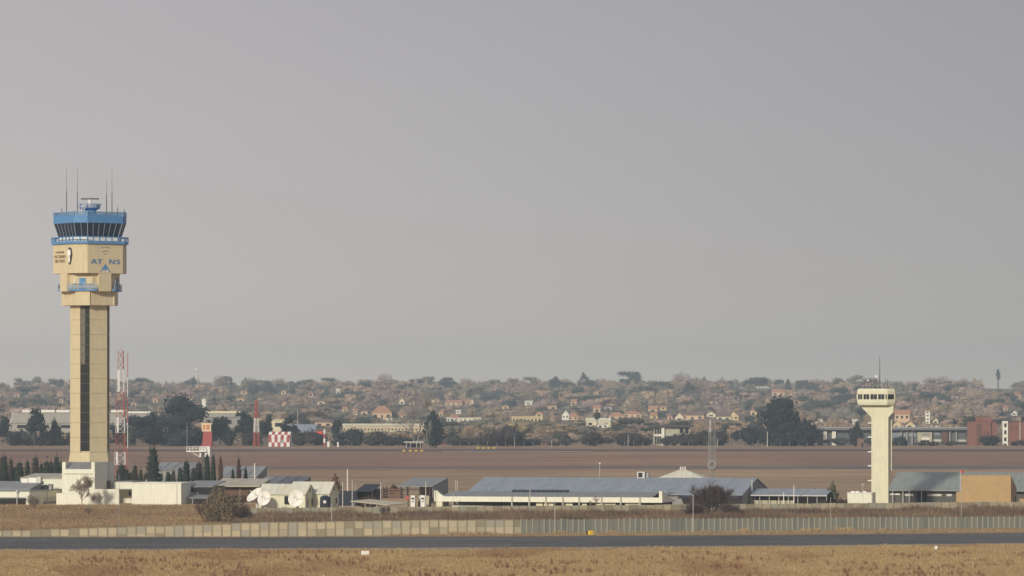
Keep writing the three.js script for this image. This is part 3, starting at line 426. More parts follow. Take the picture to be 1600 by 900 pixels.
{ // grey hangar
  const D = 872, t = site('grey_hangar', 'large grey sheet metal hangar behind the white fascia workshop', 'hangar', 728, D), w = along(728, D, 1161), eave = 2.75, dp = 30, ridge = Y(746, D + 13);
  part(t, 'wall', slabX([[0, -0.4], [eave, -0.4], [ridge - 0.2, -dp / 2], [eave, -dp], [0, -dp]], 0.2, w - 0.2), mat.greyWall);
  const nS = 12; for (let i = 0; i < nS; i++) part(t, 'roof_sheet', slabX([[eave - 0.1, 0.3], [eave + 0.08, 0.3], [ridge + 0.1, -dp / 2], [ridge - 0.1, -dp / 2]], w * i / nS + 0.02, w * (i + 1) / nS - 0.02), mat.blueGreyRoof);
  part(t, 'rear_roof', slabX([[eave - 0.1, -dp - 0.3], [eave + 0.08, -dp - 0.3], [ridge + 0.08, -dp / 2], [ridge - 0.1, -dp / 2]], 0, w), mat.blueGreyRoof);
  part(t, 'awning', slabX([[2.05, 3.5], [2.2, 3.5], [eave - 0.1, 0.3], [eave - 0.25, 0.3]], along(728, D, 1064), w - 0.2), mat.darkBlue); part(t, 'awning_wall', B(along(728, D, 1064), w - 0.4, 0, 2.0, 0.3, 0.5), mat.greyWall);
  const vb = part(t, 'ridge_vent', B(along(728, D, 971), along(728, D, 983), ridge - 0.3, Y(736, D + 15), -dp / 2 - 1, -dp / 2 + 0.6), mat.steelPale); part(vb, 'louvre', B(along(728, D, 973), along(728, D, 979.5), ridge + 0.15, Y(737.5, D + 15), -dp / 2 + 0.6, -dp / 2 + 0.66), mat.dark); part(t, 'vent_cowl', Cyl(0.5, 0.4, 1.2, along(728, D, 986), ridge - 0.2, -dp / 2 - 0.4, 8), mat.steel);
  part(t, 'drainpipe', Cyl(0.09, 0.09, 3.4, along(728, D, 1041), 0, 0.8, 6), mat.whitePaint); }
{ const D = 940, t = thing('pyramid_roof_hall', 'hall with pale pyramid roof and little vents at the peak behind the hangar', 'building', [X(1067, D), 0, -D], -8 * D2R), hw = 6.3, e = Y(750, D), a = Y(733, D + 6), b2 = [[hw, hw], [hw, -hw], [-hw, -hw], [-hw, hw]];
  part(t, 'wall', B(-hw + 0.5, hw - 0.5, 0, e, -hw + 0.5, hw - 0.5), mat.ivoryDark); part(t, 'roof', prism(b2, polyScale(b2, 0.1), e, a), mat.paleRoof); for (const x of [-0.5, 0, 0.5]) part(t, 'roof_vent', Cyl(0.14, 0.14, 0.7, x, a - 0.05, 0, 6), mat.whitePaint); }
{ const D = 864, t = site('parking_shade', 'long pale shade roof over dark parking bays next to the hangar', 'carport', 1171, D), w = along(1171, D, 1292); part(t, 'roof', slabX([[Y(774, D), 0], [Y(774, D) + 0.14, 0], [Y(764, D + 7) + 0.1, -7], [Y(764, D + 7) - 0.1, -7]], 0, w), mat.blueGreyRoof); part(t, 'fascia', B(0, w, Y(774.8, D), Y(773.4, D), 0.01, 0.1), mat.steelPale); part(t, 'back_wall', B(0, w, 0, Y(772, D), -6.8, -6.6), mat.greyWall); for (let i = 0; i <= 8; i++) part(t, 'post', Cyl(0.07, 0.07, Y(774, D), 0.1 + (w - 0.2) * i / 8, 0, -0.3, 6), mat.steelPale);
  for (let i = 0; i < 5; i++) part(t, 'screen_panel', B(w * 0.115 * i + 0.05, w * 0.115 * (i + 1) - 0.1, 0, 1.55, -1.2, -1.1), mat.ivoryDark); }
{ const D = 868, t = site('white_store_wall', 'low white store with rubble roof line at the cream tower foot', 'building', 1324, D), w = along(1324, D, 1363); part(t, 'wall', B(0, w, 0, Y(770.5, D), -4, 0), mat.white); part(t, 'roof', [B(-0.1, w, Y(770.5, D), Y(770.5, D) + 0.12, -4.1, 0.08)], mat.whiteClean); for (const x of [0.6, 1.5, 2.9]) part(t, 'roof_unit', B(x, x + 0.7, Y(770, D), Y(767.5, D), -1.5, -0.8), mat.whitePaint); }
// cream apron tower
{ const D = 880, t = thing('apron_tower', 'small cream concrete tower with band of square windows and clustered roof aerials', 'tower', [X(1375, D), 0, -D], -8 * D2R), s = 6840 / D, h = (r) => Y(r, D);
  const m = (px) => (px - 1375) / s;
  const sw = 13.2 / s; part(t, 'shaft', B(-sw, sw, 0, h(652), -3, 0.6), mat.ivory);
  const cap = new THREE.Shape([[m(1361.8), h(652)], [m(1388.2), h(652)], [m(1396), h(644)], [m(1396), h(632.5)], [m(1346), h(632.5)], [m(1346), h(636)]].map((p) => new THREE.Vector2(...p))), cg = new THREE.ExtrudeGeometry(cap, { depth: 3.6, bevelEnabled: false }); cg.translate(0, 0, -3); part(t, 'flared_head', uvBox(cg), mat.ivory);
  const hx = 29.3 / s, c = 0.95, poly = (k, o = 0) => { const a = hx * k, z0 = 1.9 * k + o, z1 = -4.6 * k, cc = 1.45 * k; return [[a - cc, z0], [a, z0 - cc * 0.85], [a, z1], [-a, z1], [-a, z0 - cc * 0.12], [-a + cc * 0.12, z0]]; };
  const off = m(1369.5);
  const cabP = (k) => poly(k).map(([a, b2]) => [a + off, b2]);
  part(t, 'cab_floor', prism(cabP(0.93), cabP(1), h(633), h(629)), mat.ivory); part(t, 'cab_sill_wall', prism(cabP(1), cabP(1), h(629), h(624)), mat.ivory); part(t, 'cab_core', prism(cabP(0.955), cabP(0.955), h(624), h(616)), mat.dark); part(t, 'cab_lintel', prism(cabP(1), cabP(1), h(616), h(611)), mat.ivory); part(t, 'cab_roof', prism(cabP(1), cabP(0.93), h(611), h(607.3)), mat.ivory);
  const zf = 1.9;
  for (const [a, b2] of [[1341.5, 1348.3], [1350, 1359], [1361, 1371], [1373, 1382.3]]) { const win = part(t, 'window', B(m(a), m(b2), h(624), h(616), zf - 0.18, zf - 0.12), mat.darkGlass); part(win, 'glazing_bar', B(m((a + b2) / 2) - 0.06, m((a + b2) / 2) + 0.06, h(624), h(616), zf - 0.12, zf - 0.08), mat.steel); }
  for (const a of [1349.2, 1360, 1372, 1383.4, 1340.6]) part(t, 'window_pier', B(m(a) - 0.12, m(a) + 0.12, h(624), h(616), zf - 0.25, zf - 0.01), mat.ivory);
  { const P = cabP(0.985), a = P[0], b2 = P[1], e = P[2]; part(t, 'window_pier', Cyl(0.12, 0.12, h(616) - h(624), a[0], h(624), a[1], 5), mat.ivory); part(t, 'window_pier', Cyl(0.14, 0.14, h(616) - h(624), b2[0], h(624), b2[1], 5), mat.ivory); }
  part(t, 'conduit', [bar([m(1396), h(644), -1.2], [m(1390), h(655), -1.2], 0.16, 6), B(m(1389), m(1393), h(735), h(655), -1.5, -0.9), B(sw, m(1391), h(744), h(733), -1.6, -0.8)], mat.ivory);
  for (const r of [661, 683, 706, 728, 751]) part(t, 'step_bracket', B(m(1355.5), -sw + 0.01, h(r + 0.8), h(r - 0.8), -1.4, -0.9), mat.whitePaint);
  seed(71);
  for (const [px, top] of [[1349.5, 594], [1354.5, 592.5], [1357, 595], [1361, 593], [1365, 592], [1366.5, 596], [1369.3, 590], [1372.5, 600], [1379, 598], [1382, 592.5], [1386, 592], [1391, 600], [1388, 602], [1363, 600]]) { part(t, 'aerial', Cyl(0.075, 0.06, h(top) - h(607.5), m(px), h(607.5), rr(-2.5, 0.8), 5), mat.steelDark); }
  part(t, 'mast', Cyl(0.12, 0.05, h(557) - h(607.5), m(1374.3), h(607.5), -0.6, 6), mat.steelDark);
  part(t, 'beacon', B(m(1367), m(1371), h(589.5), h(586.5), -0.3, 0.3), mat.whitePaint); part(t, 'floodlight', B(m(1355), m(1357.5), h(595.5), h(593), -0.2, 0.3), mat.whitePaint);
  part(t, 'roof_rail', [B(m(1348), m(1392), h(603.2), h(602.6), 0.9, 1.0), ...[1348, 1356, 1364, 1372, 1380, 1392].map((px) => B(m(px) - 0.04, m(px) + 0.04, h(607.5), h(602.6), 0.9, 1.0))], mat.steel); }
{ const D = 905, t = site('green_roof_depot', 'long depot with broad grey green roof behind the tan block', 'depot', 1386, D), w = along(1386, D, 1640), e = Y(766, D), r = Y(738, D + 14), dp = 28; part(t, 'wall', slabX([[0, -1], [e - 0.1, -1], [r - 0.2, -dp / 2], [e, -dp], [0, -dp]], 0.3, w - 0.3), M(0.10, 0.10, 0.095, { map: mottle })); const nS = 8; for (let i = 0; i < nS; i++) part(t, 'roof_sheet', slabX([[e - 0.12, 0.4], [e + 0.06, 0.4], [r + 0.1, -dp / 2], [r - 0.1, -dp / 2]], w * i / nS + 0.02, w * (i + 1) / nS - 0.02), mat.greenGreyRoof); part(t, 'rear_roof', slabX([[e - 0.12, -dp], [e + 0.06, -dp], [r + 0.08, -dp / 2], [r - 0.1, -dp / 2]], 0, w), mat.greenGreyRoof);
  for (const px of [1395, 1411, 1421, 1440]) part(t, 'post', Cyl(0.09, 0.09, e, along(1386, D, px), 0, 0.1, 6), mat.steelPale); part(t, 'strip_light_panel', B(along(1386, D, 1390), along(1386, D, 1405), 1.7, 2.0, -0.95, -0.9), mat.whitePaint); for (const [a, b2] of [[1412, 1426], [1448, 1470], [1478, 1486]]) part(t, 'window', B(along(1386, D, a), along(1386, D, b2), 1.5, 1.95, -0.96, -0.9), mat.steelPale); part(t, 'door', B(along(1386, D, 1433), along(1386, D, 1446), 0, 2.4, -0.96, -0.88), mat.darkBlue); }
{ const D = 876, t = site('tan_block', 'plain tan rendered block with shaded gable end and small side wing', 'building', 1502, D), w = along(1502, D, 1579.5), top = Y(743, D); part(t, 'wall', B(0, w, 0, top, -0.5, 0), mat.tan); part(t, 'gable_end', slabX([[0, -0.5], [top, -0.5], [3.6, -9], [0, -9]], 0.2, w - 0.02), mat.tan); part(t, 'side_wing', B(along(1502, D, 1494), -0.02, 0, Y(768.5, D), -4, -0.15), mat.tan); part(t, 'parapet', B(-0.03, w + 0.03, top, top + 0.1, -0.6, 0.05), mat.tan); part(t, 'yard_wall', B(w + 1.3, w + 8, 0, 1.6, -3, -2.8), mat.tan); for (const z of [-2.5, -4.5]) part(t, 'downpipe', Cyl(0.07, 0.07, 3, w + 0.06, 0, z, 6), mat.steelPale); part(t, 'side_door', B(w - 0.02, w + 0.05, 0, 2.1, -7.4, -6.2), mat.brickDark); }
{ const D = 890, t = thing('flag_pole', 'white pole with a small red flag beside the tan block', 'flag pole', [X(1500.5, D), 0, -D]); part(t, 'pole', Cyl(0.07, 0.05, Y(735.5, D), 0, 0, 0, 6), mat.whitePaint); const g = new THREE.PlaneGeometry(0.75, 0.4, 6, 1); const p = g.attributes.position; for (let i = 0; i < p.count; i++) p.setZ(i, 0.06 * Math.sin(p.getX(i) * 9)); g.translate(0.3, Y(737, D), 0); g.computeVertexNormals(); part(t, 'flag', g, new THREE.MeshStandardMaterial({ color: lin(0.55, 0.03, 0.04), side: THREE.DoubleSide })); }

// ------------------------------------------------------------------ concrete boundary walls, panel by panel
seed(5);
function panelWall(name, label, x0, x1, line, pitch, height, mats, postMat, opt = {}) {
  const t = thing(name, label, 'wall', [0, 0, 0]); const gp = B(-0.5, 0.5, 0, 1, -0.03, 0.03), cap = B(-0.5, 0.5, 0, 1, -0.05, 0.05), post = B(-0.5, 0.5, 0, 1, -0.5, 0.5);
  let k = 0;
  for (let x = x0; x < x1; x += pitch, k++) {
    const xa = x, xb = x + pitch, xm = x + pitch / 2, D = line(xm), ang = Math.atan2(line(xb) - line(xa), pitch), len = pitch / Math.cos(ang), y = terrain(xm, D);
    const h = (typeof height === 'function' ? height(xm) : height) + rr(-0.05, 0.05);
    const place = (n, g, m, px, py, pz, sx, sy, sz) => { const o = part(t, n, g, m); o.position.set(px, py, -pz); o.rotation.y = ang; o.rotation.z = n === 'panel' ? rr(-0.008, 0.008) : 0; o.scale.set(sx, sy, sz); return o; };
    if (opt.two) { place('panel', gp, pick(mats), xm, y - 0.1, D, len - 0.2, h * 0.5 + 0.08, 1); place('panel', gp, pick(mats), xm, y + h * 0.5, D - 0.005, len - 0.2, h * 0.46, 1); place('coping', cap, postMat, xm, y + h * 0.965, D - 0.02, len - 0.12, h * 0.055, 1); }
    else place('panel', gp, pick(mats), xm, y - 0.1, D, len - 0.1, h + 0.05, 1);
    const Dp = line(xa); const o = place('post', post, opt.mixPost && rnd() < 0.18 ? pick(mats) : postMat, xa, terrain(xa, Dp) - 0.1, Dp - 0.02, opt.postW ?? 0.16, h + (opt.over ?? 0.12), opt.postD ?? 0.18); o.rotation.z = rr(-0.012, 0.012);
  }
  return t;
}
panelWall('precast_boundary_wall', 'pale precast concrete panel wall beside the taxiway', X(-60, 690), X(810, 703), wallD, 1.5, 2.25, [mat.panelPale, mat.panelPale, mat.panelMid, mat.panelDull, mat.panelMid, mat.panelStained, mat.panelGrey], mat.post, { two: true, postW: 0.15, over: 0.16 });
panelWall('ribbed_boundary_wall', 'grey slab wall with closely spaced pale posts beside the taxiway', X(814, 703), X(1660, 738), wallD, 0.93, (x) => lerp(2.3, 1.95, clamp(x / 90, 0, 1)), [mat.slabGrey, mat.slabGrey2, mat.slabGrey], mat.slabPost, { postW: 0.16, postD: 0.22, over: 0.14, mixPost: true });
panelWall('inner_boundary_wall', 'weathered beige concrete wall enclosing the workshops behind the weeds', X(388, 802), X(1660, 856), backWallD, 1.6, 1.66, [mat.panelMid, mat.panelDull, mat.panelDull, mat.panelStained, mat.panelGrey], mat.post, { postW: 0.14, over: 0.05 });

// ------------------------------------------------------------------ masts, poles, airfield furniture
function latticeSection(parent, y0, y1, w0, w1, n, m, r, sides = 4) {
  const gs = [], P = (i, y, w) => { const a = (i + 0.5) * 2 * Math.PI / sides; return [w * 0.707 * Math.cos(a), y, w * 0.707 * Math.sin(a)]; };
  for (let i = 0; i < sides; i++) { gs.push(bar(P(i, y0, w0), P(i, y1, w1), r * 1.5, 4)); for (let k = 0; k < n; k++) { const a = lerp(y0, y1, k / n), b = lerp(y0, y1, (k + 1) / n), wa = lerp(w0, w1, k / n), wb = lerp(w0, w1, (k + 1) / n); gs.push(bar(P(i, a, wa), P(i + 1, b, wb), r, 3), bar(P(i + 1, a, wa), P(i, b, wb), r, 3), bar(P(i, a, wa), P(i + 1, a, wa), r, 3)); } }
  return part(parent, 'mast_section', gs, m);
}
{ const D = 1150, t = thing('lattice_mast', 'tall red and white banded lattice mast behind the control tower', 'mast', [X(190, D), 0, -D], 10 * D2R), h = (r) => Y(r, D), H = h(548), wd = (y) => lerp(2.75, 1.25, y / H);
  for (const [r0, r1, m] of [[760, 726, mat.red], [726, 706, mat.whitePaint], [706, 676, mat.redFaded], [676, 652, mat.whitePaint], [652, 612, mat.redFaded], [612, 577, mat.whitePaint], [577, 548, mat.redFaded]]) latticeSection(t, Math.max(0, h(r0)), h(r1), wd(Math.max(0, h(r0))), wd(h(r1)), Math.max(1, Math.round((r0 - r1) / 13)), m, 0.045, 3);
  for (const [r0, r1] of [[726, 706], [676, 652], [612, 578]]) part(t, 'cable_tray', B(-wd(h(r1)) * 0.5 - 0.25, -wd(h(r1)) * 0.5 + 0.2, h(r0), h(r1), 0.2, 0.5), mat.whitePaint);
  part(t, 'mast_tip', Cyl(0.06, 0.04, h(542) - h(548), 0, h(548), 0, 5), mat.redFaded); }
{ const D = 1190, t = thing('slim_mast', 'slim red and white stayed mast close behind the tall lattice mast', 'mast', [X(199.5, D), 0, -D]), h = (r) => Y(r, D); const cuts = [747, 700, 660, 620, 590, 552]; for (let i = 0; i < cuts.length - 1; i++) part(t, 'mast_section', Cyl(0.11, 0.1, h(cuts[i + 1]) - Math.max(0, h(cuts[i])), 0, Math.max(0, h(cuts[i])), 0, 5), i % 2 ? mat.whitePaint : mat.redFaded); }
{ const D = 1950, t = thing('banded_mast', 'red and white banded lattice mast among the dark pines', 'mast', [X(400.5, D), 0, -D], 0.3), h = (r) => Y(r, D); for (const [r0, r1, m] of [[698, 675, mat.redFaded], [675, 653, mat.whitePaint], [653, 626, mat.redFaded]]) latticeSection(t, Math.max(0, h(r0)), h(r1), lerp(0.9, 2.2, (r0 - 626) / 70), lerp(0.9, 2.2, (r1 - 626) / 70), 3, m, 0.1, 4); }
{ const D = 985, t = thing('grey_lattice_mast', 'grey lattice communication mast with drum dish behind the hangar', 'mast', [X(1112.5, D), 0, -D], 0.4), h = (r) => Y(r, D); latticeSection(t, 0, h(655), 1.35, 1.05, 14, mat.steel, 0.035, 4); const g = new THREE.TorusGeometry(0.85, 0.16, 6, 18); g.rotateX(Math.PI / 2); g.rotateX(Math.PI / 2 - 0.2); g.rotateY(-0.7); g.translate(-0.35, h(726), 0.7); part(t, 'drum_dish', g, mat.steel); part(t, 'aerial', Cyl(0.05, 0.04, 2.2, 0.2, h(655), 0, 5), mat.steel); for (const y of [h(670), h(662)]) part(t, 'panel_antenna', B(-0.75, -0.5, y - 0.8, y + 0.8, 0.3, 0.5), mat.steelPale); }
{ const D = 1080, t = thing('surveillance_platform', 'white railed steel platform above the cypress tops', 'platform', [X(312, D), 0, -D], -0.15), s = F / D, h = (r) => Y(r, D), m = (p) => (p - 312) / s; part(t, 'column', B(m(315), m(321), 0, h(705.5), -0.6, 0.6), mat.steelDark); part(t, 'equipment_box', B(m(312.5), m(329), h(714), h(697.5), -1.2, 0.6), mat.whitePaint); part(t, 'deck', B(m(292.5), m(324), h(706), h(704.3), -1.3, 1.3), mat.whitePaint);
  part(t, 'rail', [bar([m(292.5), h(698), 1.2], [m(324), h(698), 1.2], 0.07), bar([m(292.5), h(701), 1.2], [m(324), h(701), 1.2], 0.06), ...[292.5, 298, 303, 308, 313, 318, 323].map((p) => bar([m(p), h(705), 1.2], [m(p), h(698), 1.2], 0.07)), bar([m(293), h(704), -1.2], [m(302), h(698), -1.2], 0.06)], mat.whitePaint); part(t, 'brace', bar([m(299), h(706), 0.6], [m(313), h(714), 0.6], 0.13), mat.whitePaint); part(t, 'aerial', bar([m(293), h(705), 1], [m(293.3), h(660), 1], 0.04), mat.steelPale); }
{ const D = 1890, t = thing('red_radar_cabin', 'red lattice clad pedestal carrying a pale square antenna', 'antenna', [X(324, D), 0, -D], 0), s = F / D, h = (r) => Y(r, D), m = (p) => (p - 324) / s; part(t, 'pedestal', prism([[m(316), 2], [m(331), 2], [m(331), -2], [m(316), -2]].reverse(), [[m(318), 1.8], [m(331.5), 1.8], [m(331.5), -1.8], [m(318), -1.8]].reverse(), 0, h(674)), mat.red); const a = part(t, 'antenna_frame', B(m(315.5), m(330), h(674), h(661), 0.2, 0.9), mat.wallCream); for (const [p0, p1] of [[317.5, 321], [322.5, 328]]) part(a, 'antenna_panel', B(m(p0), m(p1), h(671.5), h(663.5), 0.9, 1.0), mat.orange); part(t, 'beacon', Cyl(0.3, 0.3, 1, 0, h(661), 0.4, 6), mat.redFaded); for (const p of [312, 336]) part(t, 'stay', bar([m(p), 0, 0], [m(p > 324 ? 331 : 318), h(690), 0], 0.12), mat.redFaded); }
{ // chequered hut
  const D = 1930, s = F / D, t = thing('chequered_hut', 'small pitched hut painted in red and white chequers', 'hut', [X(436, D), 0, -D], -6 * D2R), w = 33 / s, e = Y(684.5, D), r = Y(675, D + 3), cw = w / 7;
  part(t, 'wall_shell', B(-w / 2 + 0.1, w / 2 - 0.1, 0, e, -6, -0.1), mat.steelPale);
  for (let i = 0; i < 7; i++) for (let j = 0; j < 2; j++) part(t, 'wall_panel', B(-w / 2 + i * cw, -w / 2 + (i + 1) * cw - 0.03, e * j / 2 + 0.02, e * (j + 1) / 2, -0.1, 0), (i + j) % 2 ? mat.red : mat.whitePaint);
  for (let i = 0; i < 7; i++) for (let j = 0; j < 2; j++) { const f = (k) => [lerp(e, r, k / 2), lerp(0.2, -3, k / 2)]; const [y0, z0] = f(j), [y1, z1] = f(j + 1); part(t, 'roof_panel', slabX([[y0, z0], [y0 + 0.1, z0], [y1 + 0.1, z1], [y1, z1]], -w / 2 - 0.2 + i * (w + 0.4) / 7, -w / 2 - 0.23 + (i + 1) * (w + 0.4) / 7), (i + j) % 2 ? mat.whitePaint : mat.red); }
  part(t, 'rear_roof', slabX([[e, -6.2], [e + 0.1, -6.2], [r + 0.1, -3], [r, -3]], -w / 2 - 0.2, w / 2 + 0.2), mat.red); part(t, 'side_wall', slabX([[0, 0], [e, 0], [r, -3], [e, -6], [0, -6]], w / 2, w / 2 + 0.1), mat.whitePaint); part(t, 'window', B(cw * 0.3, cw * 1.6, e * 0.42, e * 0.75, 0, 0.08), mat.steel); part(t, 'side_door', B(w / 2 + 0.1, w / 2 + 0.16, 0, 2.1, -3.5, -2.4), mat.darkGlass); }
{ const D = 1920, t = thing('windsock_pole', 'red and white banded pole with limp red windsock', 'windsock', [X(507, D), 0, -D]), h = (r) => Y(r, D), c = [698, 692, 685, 678, 671]; for (let i = 0; i < 4; i++) part(t, 'pole_band', Cyl(0.5, 0.5, h(c[i + 1]) - Math.max(0, h(c[i])), 0, Math.max(0, h(c[i])), 0, 8), i % 2 ? mat.whitePaint : mat.red); const g = new THREE.ConeGeometry(0.9, 3.4, 8, 1, true); g.rotateZ(1.35); g.translate(-2.6, h(675.5), 0); part(t, 'windsock', g, new THREE.MeshStandardMaterial({ color: lin(0.6, 0.08, 0.05), side: THREE.DoubleSide })); part(t, 'sock_arm', bar([0, h(673), 0], [-1.4, h(674), 0], 0.1), mat.redFaded); }
for (const [px, w, r, label] of [[513, 3.6, 690, 'larger white equipment cabinet beside the banded windsock pole'], [528, 2.6, 691, 'smaller white equipment cabinet apart from the windsock pole']]) { const D = 1920, s = F / D, t = thing('equipment_cabinet', label, 'cabinet', [X(px, D), 0, -D]); part(t, 'cabinet', B(-w / 2 / s, w / 2 / s, 0, Y(r, D), -0.5, 0.5), mat.whitePaint); part(t, 'cabinet_lid', B(-w / 2 / s - 0.1, w / 2 / s + 0.1, Y(r, D), Y(r, D) + 0.15, -0.6, 0.6), mat.steelPale); }
// approach slope light units
for (const [xs, row, label] of [[[631, 641, 650, 659], 706.5, 'yellow approach slope light unit on the red grass'], [[747, 755.5, 763.5, 772], 702, 'yellow approach slope light unit before the far hedge']]) for (const px of xs) { const D = groundD(row), t = thing('slope_light_unit', label, 'airfield light', [X(px, D), 0, -D], 0, row > 705 ? 'slope light units on the red grass' : 'slope light units before the hedge'); part(t, 'housing', B(-0.5, 0.5, 0.35, 0.8, -0.8, 0.8), mat.yellow); for (const x of [-0.5, 0.5]) part(t, 'leg', Cyl(0.06, 0.06, 0.36, x, 0, 0, 5), mat.steel); }
// taxiway signs and boards
{ const D = groundD(869), t = thing('marker_board', 'blank white rectangular marker board on the dry grass', 'marker board', [X(570.5, D), 0, -D], 0.05), s = F / D; part(t, 'board', B(-6.2 / s, 6.2 / s, 0.12, 0.12 + 7 / s, -0.06, 0.06), mat.whitePaint); for (const x of [-0.4, 0.4]) part(t, 'leg', B(x - 0.04, x + 0.04, -0.05, 0.15, -0.04, 0.04), mat.steel); }
{ const D = groundD(860.5), t = thing('marker_post', 'narrow white marker post at the taxiway shoulder', 'marker post', [X(1462.5, D), 0, -D]), s = F / D; part(t, 'post', B(-2 / s, 2 / s, 0, 7.5 / s, -0.15, 0.15), mat.whitePaint); part(t, 'base', B(-3 / s, 3 / s, -0.02, 0.05, -0.25, 0.25), mat.concrete); }
{ const D = 694.5, s = F / D, t = thing('taxiway_sign', 'small yellow and black taxiway sign at the wall foot', 'sign', [X(921.5, D), 0, -D], 0.05); part(t, 'yellow_panel', B(-3 / s, 5.5 / s, 0.15, 0.15 + 6 / s, -0.1, 0.1), mat.yellow); part(t, 'black_panel', B(-5.5 / s, -3.05 / s, 0.15, 0.15 + 6 / s, -0.1, 0.1), mat.letterBlack); part(t, 'lettering', [B(0.1, 0.2, 0.3, 0.6, 0.1, 0.11), B(0.35, 0.45, 0.3, 0.6, 0.1, 0.11)], mat.letterBlack); for (const x of [-0.35, 0.4]) part(t, 'leg', Cyl(0.04, 0.04, 0.16, x, 0, 0, 5), mat.steel); }
// slim poles
function pole(px, top, D, r, m, label, extra) { const x = X(px, D), y = terrain(x, D), t = thing('slim_pole', label, 'pole', [x, y, -D]); part(t, 'shaft', Cyl(r, r * 0.8, Y(top, D) - y, 0, 0, 0, 6), m); part(t, 'foot', Cyl(r * 2, r * 2, 0.15, 0, 0, 0, 6), mat.concrete); part(t, 'cap', Cyl(r * 1.3, r * 0.6, 0.12, 0, Y(top, D) - y, 0, 6), m); if (extra) extra(t, Y(top, D) - y); return t; }
pole(186, 742, 712, 0.045, mat.steel, 'thin grey pole behind the precast wall in line with the control tower');
pole(375, 765, 850, 0.05, mat.steelPale, 'thin pale pole against the olive bush');
pole(518.5, 778, 712, 0.05, mat.steelPale, 'thin pale pole behind the precast wall below the water tank');
pole(535.5, 754, 838, 0.1, mat.steelPale, 'white pole right beside the water tank');
pole(550.5, 752, 880, 0.09, mat.steelPale, 'white pole between the tank and the shade net shelter');
pole(556, 757, 885, 0.2, mat.steel, 'thick grey silo like pole at the shade net shelter corner');
pole(595, 755, 842, 0.11, mat.steelPale, 'white pole rising beside the flat canopy');
pole(665.3, 754, 846, 0.1, mat.steelPale, 'white pole in front of the open shed');
pole(711.5, 751, 905, 0.08, mat.steelPale, 'slender white pole between open shed and hangar, thinner of two');
pole(714.5, 752, 905, 0.1, mat.steelPale, 'slender white pole between open shed and hangar, thicker of two');
pole(708, 771, 846, 0.06, mat.steelPale, 'thin pole before the workshop fascia end');
pole(828, 766, 846, 0.08, mat.steelPale, 'white pole in front of the solar panels');
pole(867, 782, 702, 0.05, mat.steelPale, 'thin pale pole at the ribbed wall below the workshop');
pole(1083, 774, 712, 0.06, mat.steelPale, 'thin pale pole at the ribbed wall below the bare tree');
pole(1298, 778, 732, 0.04, mat.steelPale, 'thin pale pole at the ribbed wall below the parking shade');
pole(1502, 772, 735, 0.04, mat.steelPale, 'thin pale pole at the ribbed wall below the tan block');
pole(937, 725, 935, 0.06, mat.steelPale, 'short lamp pole standing behind the hangar ridge', (t, h) => part(t, 'lamp', B(-0.15, 0.15, h, h + 0.3, -0.1, 0.1), mat.whitePaint));
pole(1175, 751, 866, 0.13, mat.steelPale, 'white pole at the hangar gable corner');
pole(1224.5, 771, 858, 0.12, mat.whitePaint, 'stout white post before the dark parking bays');
pole(1240.5, 759, 858, 0.11, mat.whitePaint, 'tall white post before the dark parking bays');
pole(1348, 757, 862, 0.06, mat.steelPale, 'thin lamp pole in front of the white store', (t, h) => part(t, 'lamp', B(-0.3, 0.3, h, h + 0.12, -0.1, 0.1), mat.steelPale));
pole(398, 725, 1010, 0.18, mat.whitePaint, 'short white post on the grass beyond the dead cypress');
pole(543, 734, 960, 0.16, mat.whitePaint, 'short white post on the grass behind the tank poles');
pole(1199, 675, 1930, 0.22, mat.steelPale, 'pale lamp pole in front of the great dark tree');
pole(804, 683, 1930, 0.16, mat.steel, 'grey pole before the umbrella tree and brown bungalow');
pole(862, 688, 1920, 0.16, mat.steelPale, 'pale pole before the brown bungalow');
pole(981.5, 680, 1920, 0.14, mat.steelPale, 'pale pole before the dark flat topped trees');
pole(465, 640, 2400, 0.2, mat.steelPale, 'thin pale pole above the pine beside the chequered hut');
pole(665, 602, 2350, 0.16, mat.steel, 'thin grey pole behind the oval tree');
pole(1121, 686, 1935, 0.14, mat.steelPale, 'pale pole by the thickets under the grey mast');

